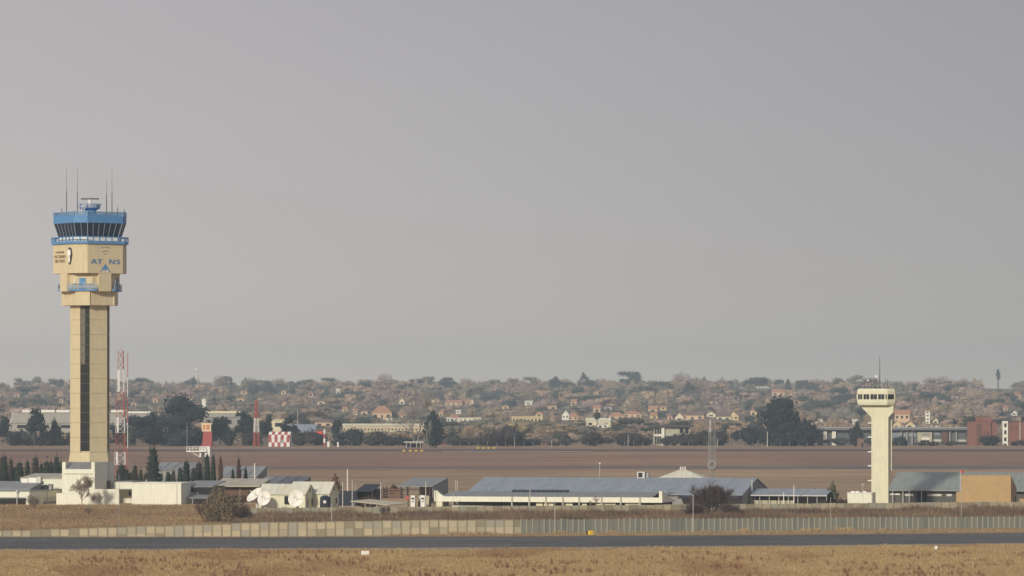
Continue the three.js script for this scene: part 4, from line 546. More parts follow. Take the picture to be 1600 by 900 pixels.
// ------------------------------------------------------------------ vegetation builders
function leafCloud(lobes, n, size, opt = {}) { // many leaf-sized faces through lobed volumes, with a rough inner mass
  const pos = [], nor = [], col = [], tot = lobes.reduce((s, l) => s + l.r[0] * l.r[1] + l.r[2] * l.r[1], 0);
  const v = new THREE.Vector3(), q = new THREE.Vector3(), a = new THREE.Vector3(), b = new THREE.Vector3();
  for (const l of lobes) {
    const cnt = Math.max(6, Math.round(n * (l.r[0] * l.r[1] + l.r[2] * l.r[1]) / tot));
    const tone = rr(0.82, 1.18);
    for (let i = 0; i < cnt; i++) {
      v.set(rr(-1, 1), rr(-1, 1), rr(-1, 1)); if (v.lengthSq() > 1 || v.lengthSq() < 0.02) { i--; continue; } v.normalize();
      const rad = opt.fill ? Math.cbrt(rr(0.15, 1.1)) : rr(0.62, 1.14);
      const cx = l.c[0] + v.x * l.r[0] * rad, cy = l.c[1] + v.y * l.r[1] * rad, cz = l.c[2] + v.z * l.r[2] * rad;
      if (cy < (opt.floor ?? -9)) continue;
      q.set(v.x / l.r[0], v.y / l.r[1], v.z / l.r[2]).normalize().add(new THREE.Vector3(rr(-1, 1), rr(-1, 1), rr(-1, 1)).multiplyScalar(0.65)).normalize();
      a.set(rr(-1, 1), rr(-1, 1), rr(-1, 1)).cross(q).normalize(); b.crossVectors(q, a);
      const s = size * rr(0.55, 1.25), s2 = s * rr(0.5, 0.95), k = tone * rr(0.75, 1.25), w = rr(-0.07, 0.07);
      const P = (x, y) => [cx + a.x * x + b.x * y, cy + a.y * x + b.y * y, cz + a.z * x + b.z * y];
      const p0 = P(-s, -s2 * rr(0.2, 1)), p1 = P(s * rr(0.2, 0.9), -s2), p2 = P(s, s2 * rr(0.2, 1)), p3 = P(-s * rr(0.1, 0.8), s2);
      for (const p of [p0, p1, p2, p0, p2, p3]) { pos.push(...p); nor.push(q.x, q.y, q.z); col.push(k * (1 + w), k, k * (1 - w)); }
    }
    if (!opt.airy) { // inner mass so that the crown is not a veil
      const g = new THREE.IcosahedronGeometry(1, opt.coarse ? 1 : 2), p = g.attributes.position; const c2 = tone * 0.9;
      const at = (i) => { const x = p.getX(i), y = p.getY(i), z = p.getZ(i), d = 0.68 + 0.3 * (vnoise(x * 2.7 + l.c[0] * 3 + 20, y * 2.7 + z * 2.1 + 40, 4) - 0.5); return [l.c[0] + x * l.r[0] * d, Math.max(opt.floor ?? -9, l.c[1] + y * l.r[1] * d), l.c[2] + z * l.r[2] * d]; };
      for (let i = 0; i < p.count; i++) { pos.push(...at(i)); nor.push(p.getX(i), p.getY(i), p.getZ(i)); col.push(c2, c2, c2); }
    }
  }
  const g = new THREE.BufferGeometry(); g.setAttribute('position', new THREE.Float32BufferAttribute(pos, 3)); g.setAttribute('normal', new THREE.Float32BufferAttribute(nor, 3)); g.setAttribute('color', new THREE.Float32BufferAttribute(col, 3)); return g;
}
function trunkGeo(h, r, limbs = 4, spread = 1.5) { const gs = [bar([0, -0.2, 0], [rr(-0.2, 0.2), h, rr(-0.2, 0.2)], r, 6, r * 0.55)]; for (let i = 0; i < limbs; i++) { const a = i * 2.4 + rr(0, 1); gs.push(bar([0, h * rr(0.5, 0.85), 0], [Math.cos(a) * spread, h * rr(1.05, 1.4), Math.sin(a) * spread], r * 0.45, 4, r * 0.2)); } return mergeGeometries(gs.map((g) => g.toNonIndexed())); }
// unit variants: total height 1, crown about `w` wide; scaled per tree
function unit(g) { g.computeBoundingBox(); const b = g.boundingBox, cx = (b.min.x + b.max.x) / 2, cz = (b.min.z + b.max.z) / 2, w = Math.max(b.max.x - b.min.x, b.max.z - b.min.z) * 0.96; g.translate(-cx, 0, -cz); g.scale(1 / w, 0.99 / b.max.y, 1 / w); return g; }
function broadVariant(s, kind) {
  seed(s); const lobes = [], n = kind === 'oval' ? 7 : 9;
  if (kind === 'umbrella') for (let i = 0; i < 12; i++) { const a = rr(0, 6.28), d = Math.sqrt(rnd()) * 0.62; lobes.push({ c: [Math.cos(a) * d, 0.66 + 0.16 * (1 - d) + rr(-0.05, 0.05), Math.sin(a) * d * 0.7], r: [rr(0.2, 0.3), rr(0.11, 0.17), rr(0.2, 0.28)] }); }
  else if (kind === 'oval') for (let i = 0; i < n; i++) { const y = 0.2 + 0.66 * i / (n - 1), w = 0.3 * Math.sin(Math.PI * (0.22 + 0.7 * i / (n - 1))); lobes.push({ c: [rr(-0.07, 0.07), y, rr(-0.07, 0.07)], r: [w * rr(0.85, 1.1), 0.17, w] }); }
  else if (kind === 'bush') for (let i = 0; i < 11; i++) { const a = rr(0, 6.28), d = Math.sqrt(rnd()) * 0.7; lobes.push({ c: [Math.cos(a) * d, rr(0.25, 0.62) * (1 - d * 0.4), Math.sin(a) * d * 0.6], r: [rr(0.25, 0.42), rr(0.22, 0.36), rr(0.22, 0.36)] }); }
  else if (kind === 'thin') for (let i = 0; i < 8; i++) { const a = rr(0, 6.28), d = rr(0.05, 0.36), y = rr(0.3, 0.84); lobes.push({ c: [Math.cos(a) * d, y, Math.sin(a) * d], r: [rr(0.14, 0.3), rr(0.12, 0.24), rr(0.14, 0.28)] }); }
  else if (kind === 'gum') for (let i = 0; i < 22; i++) { const y = 0.1 + 0.8 * (i / 21), d = rr(0, 0.3) * (y > 0.75 ? 0.55 : 1), a = rr(0, 6.28); lobes.push({ c: [Math.cos(a) * d, y, Math.sin(a) * d], r: [rr(0.17, 0.27), rr(0.13, 0.2), rr(0.17, 0.25)] }); }
  else if (kind === 'pine') for (let i = 0; i < 9; i++) { const a = rr(0, 6.28), y = rr(0.42, 0.9), d = rr(0.08, 0.3) * (1.15 - y * 0.6); lobes.push({ c: [Math.cos(a) * d, y, Math.sin(a) * d], r: [rr(0.13, 0.24), rr(0.08, 0.14), rr(0.13, 0.22)] }); }
  else for (let i = 0; i < n; i++) { const a = rr(0, 6.28), d = rr(0.1, 0.34), y = rr(0.38, 0.82); lobes.push({ c: [Math.cos(a) * d * (1.2 - Math.abs(y - 0.55)), y, Math.sin(a) * d], r: [rr(0.17, 0.3), rr(0.13, 0.21), rr(0.17, 0.28)] }); }
  return lobes;
}
const variantCache = {};
function variant(kind, i, n = 420, size = 0.055) { const k = kind + i + n; if (!variantCache[k]) { const lobes = broadVariant(100 + i * 13 + kind.length * 7, kind); variantCache[k] = { crown: unit(leafCloud(lobes, n, kind === 'thin' ? size * 0.8 : size, { floor: 0.01, coarse: n < 1200, airy: kind === 'thin', fill: kind === 'thin' })), trunk: (seed(9 + i), trunkGeo(kind === 'bush' ? 0.25 : 0.5, 0.025, 4, 0.22)) }; } return variantCache[k]; }
function conicLobes(s, slim) { seed(s); const lobes = []; for (let i = 0; i < 9; i++) { const f = i / 8, w = slim * Math.pow(1 - f * f, 0.55) * (f < 0.1 ? 0.85 : 1) + 0.018; lobes.push({ c: [rr(-0.01, 0.01), 0.07 + 0.86 * f, rr(-0.01, 0.01)], r: [w, 0.11, w] }); } return lobes; }
const feathers = {};
function feathery(i) { return feathers[i] ??= { crown: unit(leafCloud(broadVariant(700 + i, 'bush'), 6000, 0.02, { fill: true, airy: true, floor: 0.01 })), trunk: (seed(5), trunkGeo(0.35, 0.02, 7, 0.45)) }; }
const conic = {};
function conicVariant(i, slim) { const k = i + '_' + slim; return conic[k] ??= { crown: unit(leafCloud(conicLobes(300 + i, slim), 620, 0.03, { floor: 0.005 })), trunk: (seed(3), trunkGeo(0.3, 0.02, 0)) }; }
function plant(name, label, category, geos, crownMat, x, D, w, h, turn, group, trunkMat = mat.bark) {
  const t = thing(name, label, category, [x, terrain(x, D) - 0.05, -D], turn, group); t.scale.set(w, h, w);
  part(t, 'trunk', geos.trunk, trunkMat); part(t, 'crown', geos.crown, crownMat); return t;
}
// bare branching plants
function bareGeo(s, levels, opt) {
  seed(s); const fine = [], thick = [];
  const grow = (p, dir, len, r, lv) => {
    const e = p.clone().addScaledVector(dir, len); (lv >= levels - 2 ? fine : thick).push(bar(p.toArray(), e.toArray(), r, 3, r * 0.65));
    if (lv >= levels) return; const n = lv === 0 ? opt.first : Math.round(rr(opt.kids[0], opt.kids[1]));
    for (let i = 0; i < n; i++) { const d = dir.clone().add(new THREE.Vector3(rr(-1, 1), rr(-0.55, 0.9), rr(-1, 1)).multiplyScalar(opt.spread)).normalize(); grow(lv === 0 ? p.clone().addScaledVector(dir, len * rr(0.3, 1)) : p.clone().addScaledVector(dir, len * rr(0.45, 1)), d, len * rr(0.6, 0.85), Math.max(opt.min, r * 0.6), lv + 1); }
  };
  for (let i = 0; i < (opt.stems ?? 1); i++) { const a = i * 2.4; grow(new THREE.Vector3(Math.cos(a) * 0.05, 0, Math.sin(a) * 0.05), new THREE.Vector3(Math.cos(a) * (opt.stems > 1 ? rr(0.2, 0.7) : 0), 1, Math.sin(a) * (opt.stems > 1 ? rr(0.2, 0.7) : 0)).normalize(), opt.len, opt.r, 0); }
  const mg = (l) => mergeGeometries(l.map((g) => { const h = g.toNonIndexed(); h.deleteAttribute('uv'); return h; }));
  const a = mg(thick), b = mg(fine); b.computeBoundingBox(); const k = 1 / b.boundingBox.max.y; a.scale(k, k, k); b.scale(k, k, k); return { trunk: a, twigs: b };
}
function barePlant(name, label, px, D, h, geos, m, wide = 1, group) { const x = X(px, D), t = thing(name, label, name.includes('tree') ? 'tree' : 'shrub', [x, terrain(x, D) - 0.05, -D], px, group); t.scale.set(h * wide, h, h * wide); part(t, 'trunk', geos.trunk, m); part(t, 'twigs', geos.twigs, m); return t; }
const bareTree = bareGeo(41, 5, { first: 7, kids: [3, 5], spread: 0.6, len: 0.34, r: 0.022, min: 0.0032, stems: 1 });
const bareBush = bareGeo(57, 4, { first: 5, kids: [4, 6], spread: 0.95, len: 0.36, r: 0.016, min: 0.004, stems: 9 });
const bareShrub = bareGeo(61, 3, { first: 4, kids: [3, 4], spread: 0.6, len: 0.42, r: 0.014, min: 0.005, stems: 9 });
const bareTall = bareGeo(83, 5, { first: 4, kids: [2, 4], spread: 0.55, len: 0.36, r: 0.018, min: 0.003, stems: 2 });

// ------------------------------------------------------------------ trees and shrubs on the airport site
const darkCypress = foliage(0.022, 0.036, 0.028), brownCypress = foliage(0.095, 0.055, 0.038), oliveLeaf = foliage(0.19, 0.145, 0.09), deepGreen = foliage(0.028, 0.042, 0.036), dullGreen = foliage(0.055, 0.066, 0.045), rust = foliage(0.16, 0.085, 0.055), mauve = foliage(0.13, 0.09, 0.08);
[[8, 12, 705, 'hedge end'], [17, 10, 712, 0], [31, 13, 716, 0], [43, 9, 713, 0], [56, 12, 706, 0], [73, 12, 712, 0], [88, 14, 706, 0], [4, 13, 708, 0], [190, 15, 720, 1], [199, 9, 727, 1], [211, 9, 720, 1], [220, 9, 727, 1], [262, 9, 733, 2], [271, 8, 732, 2], [281, 9, 725, 2], [291, 12, 713, 2], [310, 11, 715, 2], [24, 9, 722, 0], [65, 9, 718, 0], [80, 10, 716, 0], [96, 9, 714, 0], [205, 8, 733, 1], [227, 7, 735, 1], [302, 9, 724, 2], [252, 7, 736, 2]].forEach(([px, w, top, grp], i) => {
  const D = 985 + (i * 37 % 30), s = F / D, h = Y(top, D);
  plant('cypress', ['dark clipped cypress in the hedge row behind the flat roofed offices', 'dark cypress in the short row between tower base and white hall', 'dark cypress in the row behind the grey carport'][grp === 'hedge end' ? 0 : grp], 'cypress', conicVariant(i % 6, 0.5), i % 3 === 1 ? foliage(0.04, 0.04, 0.034) : darkCypress, X(px, D), D, w * (1.6 + 0.5 * ((i * 0.37) % 1)) / s, h * 1.03, i * 1.3, ['hedge row of cypresses', 'short row of cypresses', 'carport row of cypresses'][grp === 'hedge end' ? 0 : grp]);
});
for (const [px, w, top, m, label] of [[239.5, 24, 690, darkCypress, 'tallest broad dark cypress rising above the white hall'], [323.5, 11, 701, darkCypress, 'slim near black cypress under the white platform, taller of the pair'], [333.5, 10, 703, darkCypress, 'slim near black cypress under the white platform, shorter of the pair'], [344.5, 9, 706, brownCypress, 'dying brown cypress next to the near black pair'], [373, 9, 709, brownCypress, 'dying brown cypress beside the pale grass post'], [364, 8, 728, darkCypress, 'small dark cypress before the brown one'], [384, 9, 727, darkCypress, 'small dark cypress at the low grey shed end']]) { const D = 972, s = F / D; plant('cypress', label, 'cypress', conicVariant(1, 0.5), m, X(px, D), D, w * 1.45 / s, Y(top, D), px, 'single cypresses'); }
barePlant('bare_tree', 'leafless pale tree in front of the white courtyard wall', 126, 880, 6.6, bareTree, mat.twigPale, 0.85);
barePlant('bare_shrub', 'leafless brown shrub before the courtyard wall', 151, 882, 2.9, bareShrub, mat.twigPale, 0.95);
barePlant('bare_tree', 'big round leafless purple grey tree before the hangar awning', 1112, 800, 7.3, bareBush, mat.twig, 0.85);
barePlant('bare_shrub', 'leafless mauve thicket overgrowing the wall below the purple grey tree', 1085, 792, 3.4, bareBush, mat.twig, 1.0);
barePlant('bare_shrub', 'leafless mauve thicket between the purple tree and the hangar gable', 1140, 795, 3.2, bareBush, mat.twig, 1.0);
barePlant('bare_tree', 'thin leafless sapling at the workshop fascia end', 926, 838, 3.4, bareTall, mat.twigPale, 0.6);
barePlant('bare_shrub', 'leafless shrub on the bank by the white office corner', 52, 850, 3.2, bareShrub, mat.twigPale, 0.95);
barePlant('bare_shrub', 'leafless plum coloured shrub leaning on the big olive bush', 322, 764, 4.4, bareShrub, mat.twig, 1.0);
barePlant('bare_shrub', 'small dark leafless shrub against the beige wall by the canopy', 601, 797, 2.4, bareShrub, mat.twig, 0.95);
barePlant('bare_shrub', 'leafless brown shrub on the grass bank below the white hall', 138, 815, 1.6, bareShrub, mat.twigPale, 0.95);
plant('leafy_bush', 'big olive brown bush at the end of the beige concrete wall', 'bush', feathery(1), oliveLeaf, X(349, 762), 762, 8.2, 6.9, 0.4);
plant('leafy_bush', 'olive brown bush leaning on the larger bush by the dishes', 'bush', feathery(2), oliveLeaf, X(378, 768), 768, 5.8, 3.6, 1.9);
plant('leafy_bush', 'small bright green bush at the boundary wall end', 'bush', variant('bush', 3, 900, 0.06), foliage(0.05, 0.075, 0.03), X(35, 705), 705, 2.62, 2.2, 0.2);
plant('leafy_bush', 'dark green bush behind the white cottage roof', 'bush', variant('bush', 1, 900, 0.06), deepGreen, X(484, 905), 905, 3.85, 4.9, 1.2);
plant('leafy_tree', 'reddish brown slender tree behind the cottage gable', 'tree', variant('oval', 1, 700, 0.05), rust, X(524, 900), 900, 3.0, 6.6, 1);
plant('leafy_bush', 'dark rust coloured bush by the shade net shelter', 'bush', variant('bush', 2, 900, 0.06), foliage(0.09, 0.05, 0.045), X(577, 868), 868, 4.55, 2.6, 1);
plant('leafy_bush', 'round dark bush behind the timber stack', 'bush', variant('bush', 3, 900, 0.06), foliage(0.05, 0.042, 0.028), X(615, 975), 975, 3.15, 2.7, 1);
plant('leafy_bush', 'round brown bush behind the parking shade', 'bush', variant('bush', 1, 900, 0.06), foliage(0.10, 0.06, 0.045), X(1184, 925), 925, 4.02, 4.2, 2);
plant('leafy_bush', 'dark green bush behind the parking shade end', 'bush', variant('bush', 2, 900, 0.06), deepGreen, X(1274, 900), 900, 2.62, 3.6, 2);
plant('leafy_tree', 'feathery olive tree at the end of the parking shade', 'tree', variant('oval', 2, 800, 0.05), foliage(0.115, 0.11, 0.075), X(1301, 866), 866, 2.7, 5.6, 2);
plant('leafy_bush', 'dark shrub between the parking shade and the white store', 'bush', variant('bush', 3, 900, 0.06), foliage(0.06, 0.045, 0.035), X(1312, 862), 862, 4.20, 2.3, 2);
plant('leafy_bush', 'grey green shrub at the foot of the parking shade', 'bush', variant('bush', 2, 900, 0.06), dullGreen, X(1289, 860), 860, 2.45, 2.1, 0.6);

// ------------------------------------------------------------------ grass and weeds (uncountable)
function tuftGeo(s, blades, h, lean, wd) { seed(s); const pos = [], col = []; for (let i = 0; i < blades; i++) { const a = rr(0, 6.28), d = rr(0, 0.22), x = Math.cos(a) * d, z = Math.sin(a) * d, t = rr(0, 6.28), l = rr(0.1, lean), hh = h * rr(0.55, 1.15), w = wd * rr(0.6, 1.3), k = rr(0.75, 1.2), ox = Math.cos(t + 1.57) * w, oz = Math.sin(t + 1.57) * w; pos.push(x - ox, -0.03, z - oz, x + ox, -0.03, z + oz, x + Math.cos(t) * l, hh, z + Math.sin(t) * l); col.push(...Array(3).fill([k, k * 0.98, k * 0.94]).flat()); } const g = new THREE.BufferGeometry(); g.setAttribute('position', new THREE.Float32BufferAttribute(pos, 3)); g.setAttribute('color', new THREE.Float32BufferAttribute(col, 3)); g.computeVertexNormals(); const n = g.attributes.normal; for (let i = 0; i < n.count; i++) { const v = new THREE.Vector3(n.getX(i), Math.abs(n.getY(i)) + 0.7, n.getZ(i)).normalize(); n.setXYZ(i, v.x, v.y, v.z); } return g; }
function scatter(name, label, geo, count, place, tint, s) {
  seed(s); const im = new THREE.InstancedMesh(geo, new THREE.MeshStandardMaterial({ vertexColors: true, roughness: 1, side: THREE.DoubleSide }), count), m = new THREE.Matrix4(), qn = new THREE.Quaternion(), up = new THREE.Vector3(0, 1, 0); let k = 0, tries = 0;
  while (k < count && tries++ < count * 12) { const p = place(); if (!p) continue; const [x, D, sc, sh] = p; qn.setFromAxisAngle(up, rr(0, 6.28)); m.compose(new THREE.Vector3(x, terrain(x, D), -D), qn, new THREE.Vector3(sc, sh, sc)); im.setMatrixAt(k, m); im.setColorAt(k, tint(x, D)); k++; }
  im.count = k; im.name = name; im.castShadow = im.receiveShadow = true; im.userData = { label, kind: 'stuff' }; scene.add(im); return im;
}
const tuft = tuftGeo(1, 16, 0.34, 0.2, 0.022), weed = tuftGeo(2, 20, 0.95, 0.3, 0.03);
const mixc = (a, b, t) => lin(lerp(a[0], b[0], t), lerp(a[1], b[1], t), lerp(a[2], b[2], t));
scatter('dry_grass', 'straw coloured winter grass in front of the taxiway', tuft, 52000, () => { const D = rr(525, 650), x = rr(-1, 1) * (0.128 * D + 8); if (D > taxiNear(x) - 8.5 + wob(x, 13, 3.5) + (rnd() < 0.12 ? 5 : 0)) return null; const k = 0.65 + 0.7 * fbm(x / 9, D / 16, 33, 3); return [x, D, rr(0.8, 1.5), k * rr(0.7, 1.2)]; },
  (x, D) => { const n = fbm(x / 13, D / 26, 51, 4), r = rnd(); return mixc([0.60, 0.455, 0.245], [0.43, 0.285, 0.15], clamp(sst(n, 0.47, 0.68) * 0.85 + (r - 0.5) * 0.5, 0, 1)); }, 201);
scatter('rust_weeds', 'clumps of taller rust coloured weeds in the straw grass', weed, 800, () => { const D = rr(528, 615), x = rr(-1, 1) * (0.128 * D + 8); if (fbm(x / 7 + 9, D / 14, 71, 3) < 0.56) return null; return [x, D, rr(0.7, 1.3), rr(0.45, 1.0)]; }, () => mixc([0.36, 0.2, 0.12], [0.26, 0.125, 0.08], rnd()), 211);
scatter('bank_grass', 'bleached grass on the bank between the boundary wall and the white buildings', tuft, 26000, () => { const D = rr(707, 884), x = rr(-125, -44); if (D < wallD(x) + 2) return null; return [x, D, rr(1, 1.9), rr(0.8, 1.7)]; }, (x, D) => mixc([0.52, 0.39, 0.225], [0.36, 0.24, 0.155], clamp(fbm(x / 10, D / 22, 61, 4) * 1.6 - 0.35 + (rnd() - 0.5) * 0.4, 0, 1)), 221);
scatter('tall_weeds', 'rust brown thicket of tall dead weeds between the two concrete walls', weed, 36000, () => { const x = rr(-125, 118), D = lerp(wallD(x) + 2, Math.min(backWallD(x) - 1.5, 880), rnd()); if (x < -48) { if (D > wallD(x) + 22 || fbm(x / 8, D / 9, 15, 3) < 0.47) return null; return [x, D, rr(0.9, 1.5), rr(0.6, 1.15)]; } const f = (D - wallD(x)) / (backWallD(x) - wallD(x)); return [x, D, rr(0.9, 1.6), (0.35 + 1.7 * fbm(x / 6, D / 16, 12, 4) ** 1.3) * rr(0.6, 1.35) * (f < 0.12 ? 0.6 : 1)]; },
  (x, D) => mixc([0.285, 0.205, 0.135], [0.155, 0.105, 0.078], clamp(fbm(x / 9, D / 18, 66, 3) * 1.8 - 0.4 + (rnd() - 0.5) * 0.5, 0, 1)), 231);
scatter('verge_grass', 'bleached grass tufts at the foot of the boundary wall', tuft, 9000, () => { const x = rr(-110, 115), a = taxiFar(x) + 0.4, b = wallD(x) - 0.3; if (x < -20) { const D = a + rnd() * 0.9; return [x, D, rr(0.5, 0.9), rr(0.25, 0.6)]; } const g = rnd(), tall = fbm(x / 4, 7, 19, 3) > 0.56 && g > 0.7; return [x, lerp(a, b, g), rr(0.7, 1.3), tall ? rr(1.2, 2.4) : rr(0.35, 0.95)]; }, () => mixc([0.58, 0.45, 0.27], [0.44, 0.31, 0.18], rnd()), 241);

// ------------------------------------------------------------------ far tree line and suburb
const keepClear = []; // screen boxes of things that must stay visible from the airfield: [px0, px1, row0, row1, D]
const TL = 1955;
function lineTree(kind, i, px0, px1, top, D, m, label, extra = {}) { const x = X((px0 + px1) / 2, D), s = F / D, w = (px1 - px0) / s, h = Y(top, D) - terrain(x, D), base = 1; return plant(extra.name ?? (kind === 'bush' ? 'far_thicket' : 'far_tree'), label, kind === 'bush' ? 'thicket' : 'tree', variant(kind, i, extra.n ?? 900, extra.size ?? 0.04), m, x, D, w / base, h, i * 2.1 + px0, extra.group); }
const pineLeaf = foliage(0.014, 0.026, 0.026), gumLeaf = foliage(0.014, 0.026, 0.028), olive2 = foliage(0.045, 0.055, 0.04), umber = foliage(0.04, 0.034, 0.032);
lineTree('gum', 1, 238, 330, 611, TL, gumLeaf, 'great dark gum tree towering over the chequered hut and masts', { n: 2200, size: 0.03 });
lineTree('gum', 2, 1182, 1268, 616, TL, gumLeaf, 'largest dark round tree behind the parking shade', { n: 2400, size: 0.03 });
lineTree('oval', 3, 1246, 1274, 648, TL - 8, pineLeaf, 'dark narrow tree leaning against the largest dark round tree');
lineTree('oval', 4, 658, 698, 639, 1880, gumLeaf, 'solitary dark oval tree beside the flat shelter', { n: 1800, size: 0.032 });
lineTree('oval', 2, 1324, 1353, 656, 1920, pineLeaf, 'dark oval tree next to the cream tower');
lineTree('bush', 1, 738, 834, 662, TL, umber, 'wide umbrella shaped dark tree beside the brown bungalow', { n: 2600, size: 0.03, name: 'far_tree' });
lineTree('bush', 2, 890, 964, 671, TL, umber, 'flat topped dark umber tree, paler end of the pair', { n: 2200, size: 0.03, name: 'far_tree' });
lineTree('bush', 3, 938, 1021, 673, TL + 6, umber, 'flat topped dark umber tree next to the two storey villa', { n: 2200, size: 0.03, name: 'far_tree' });
for (const [a, b, top, k] of [[326, 366, 649, 5], [366, 400, 641, 6], [404, 428, 646, 7], [436, 470, 650, 8], [516, 536, 655, 9], [198, 252, 646, 1], [168, 202, 660, 3], [222, 262, 642, 5], [316, 350, 650, 7], [1262, 1280, 662, 6]]) lineTree(k % 2 ? 'broad' : 'pine', k % 5 + 1, a, b, top, TL + k * 4, pineLeaf, 'dark pine in the clump round the red and white masts', { group: 'pines round the banded masts' });
lineTree('pine', 2, 40, 72, 636, TL, pineLeaf, 'ragged open pine in front of the long pale roof'); lineTree('broad', 3, -10, 16, 648, TL, pineLeaf, 'dark tree at the gable of the long pale roof');
for (const [a, b, top, k, m] of [[10, 60, 668, 1, olive2], [60, 108, 664, 2, olive2], [76, 96, 650, 3, pineLeaf], [165, 230, 664, 3, olive2], [225, 270, 668, 2, gumLeaf], [280, 330, 666, 1, gumLeaf], [330, 372, 668, 3, gumLeaf], [370, 420, 672, 1, umber], [455, 520, 668, 2, umber], [525, 575, 666, 3, gumLeaf], [565, 625, 672, 1, umber], [600, 652, 679, 2, gumLeaf], [690, 745, 682, 3, umber], [800, 850, 684, 1, gumLeaf], [868, 900, 676, 2, olive2], [1050, 1100, 674, 1, umber], [1090, 1145, 668, 2, umber], [1140, 1190, 662, 3, gumLeaf], [1180, 1225, 668, 1, gumLeaf], [1225, 1275, 672, 2, gumLeaf], [1285, 1330, 682, 3, olive2], [1395, 1420, 680, 1, gumLeaf], [1425, 1470, 688, 2, umber], [1470, 1512, 688, 3, olive2], [1528, 1562, 678, 1, gumLeaf], [1580, 1596, 688, 2, pineLeaf], [1040, 1060, 690, 3, umber], [850, 880, 690, 1, umber]]) lineTree('bush', k, a, b, top, TL + 14, m, m === olive2 ? 'olive thicket in the hedge along the far airfield edge' : m === umber ? 'umber thicket in the hedge along the far airfield edge' : m === gumLeaf ? 'blue green thicket in the hedge along the far airfield edge' : 'near black thicket in the hedge along the far airfield edge', { group: 'hedge thickets along the far airfield edge' });
{ seed(620); const ms = [[olive2, 'olive'], [umber, 'umber'], [gumLeaf, 'blue green']]; for (let px = -10; px < 1610; px += rr(15, 25)) { if ((px > 1012 && px < 1042) || (px > 1266 && px < 1312) || (px > 1428 && px < 1475) || (px > 636 && px < 662) || (px > 415 && px < 458)) continue; const [m, nm] = pick(ms), low = px > 1390 || (px > 690 && px < 900) || px < 110 || (px > 480 && px < 650), w = rr(22, 48); if (vnoise(px / 55, 3, 8) < 0.47) continue; lineTree('bush', 1 + Math.floor(rr(0, 3)), px - w / 2, px + w / 2, low ? rr(681, 691) : rr(668, 686), TL + rr(10, 30), m, nm + ' thicket in the hedge along the far airfield edge', { group: 'hedge thickets along the far airfield edge' }); } }
{ const D = 1940; barePlant('bare_far_tree', 'tall leafless tree with pale fanned branches beside the oval tree', 651, 2060, 27, bareTall, mat.barkPale, 0.85); barePlant('bare_far_tree', 'dead pale trunk standing before the oval tree', 669, 1868, 13, bareTall, mat.barkPale, 0.18); }

// far buildings on flat ground
function farHouse(name, label, category, px0, px1, rBase, rEave, rRidge, D, wallM, roofM, opt = {}) {
  const x0 = X(px0, D), w = X(px1, D) - x0, xm = x0 + w / 2, yb = opt.base ?? terrain(xm, D), t = thing(name, label, category, [xm, yb, -D], opt.turn ?? 0, opt.group), dp = opt.depth ?? Math.max(5, w * 0.6), e = Math.max(1.5, Y(rEave, D) - yb), r = Math.max(e + 0.2, Y(rRidge, D) - yb), hw = w / 2;
  const body = part(t, 'wall', opt.gableFront ? prism([[hw, 0], [hw, -dp], [-hw, -dp], [-hw, 0]], [[hw, 0], [hw, -dp], [-hw, -dp], [-hw, 0]], 0, e) : B(-hw, hw, 0, e, -dp, 0), wallM);
  if (opt.gableFront) { const s = new THREE.Shape([[-hw, e], [hw, e], [0, r]].map((p) => new THREE.Vector2(...p))), g = new THREE.ExtrudeGeometry(s, { depth: dp, bevelEnabled: false }); g.translate(0, 0, -dp); part(t, 'gable', uvBox(g), wallM); part(t, 'roof', [-1, 1].map((sd) => { const g2 = B(0, Math.hypot(hw, r - e) + 0.4, 0, 0.18, -dp - 0.3, 0.25); g2.rotateZ(-Math.atan2(r - e, hw)); g2.translate(0, r, 0); if (sd < 0) g2.scale(-1, 1, 1); return g2; }), roofM); }
  else if (opt.hip) { const b2 = [[hw + 0.5, 0.5], [hw + 0.5, -dp - 0.5], [-hw - 0.5, -dp - 0.5], [-hw - 0.5, 0.5]], k = Math.max(0.02, (hw - dp / 2) / hw), t2 = b2.map(([a, z]) => [a * k, -dp / 2 + (z + dp / 2) * 0.04]); part(t, 'roof', prism(b2, t2, e, r), roofM); }
  else if (opt.flat) part(t, 'roof', B(-hw - 0.4, hw + 0.4, e, r, -dp - 0.4, 0.5), roofM);
  else part(t, 'roof', slabX([[e, 0.5], [r, -dp / 2], [e, -dp - 0.5]], -hw - 0.4, hw + 0.4), roofM);
  const n = opt.windows ?? Math.max(1, Math.round(w / 5.5)), rows = opt.rows ?? (e > 5 ? 2 : 1);
  for (let j = 0; j < rows; j++) for (let i = 0; i < n; i++) { if (rows === 1 && n > 2 && i === Math.floor(n / 2)) { part(t, 'door', B(-hw + w * (i + 0.35) / n, -hw + w * (i + 0.6) / n, 0, e * 0.7, 0, 0.07), mat.dark); continue; } part(t, 'window', B(-hw + w * (i + 0.25) / n, -hw + w * (i + 0.7) / n, e * (j + (n > 12 ? 0.5 : 0.35)) / rows, e * (j + (n > 12 ? 0.68 : 0.75)) / rows, 0, 0.06), mat.darkGlass); }
  if (opt.chimney) part(t, 'chimney', B(hw * 0.3, hw * 0.3 + 0.9, r - 0.8, r + 0.9, -dp / 2 - 0.4, -dp / 2 + 0.4), wallM);
  if (opt.clear !== false) keepClear.push([px0, px1, rRidge, Math.min(rBase, rEave + (rBase - rEave) * 0.45), D]);
  return t;
}
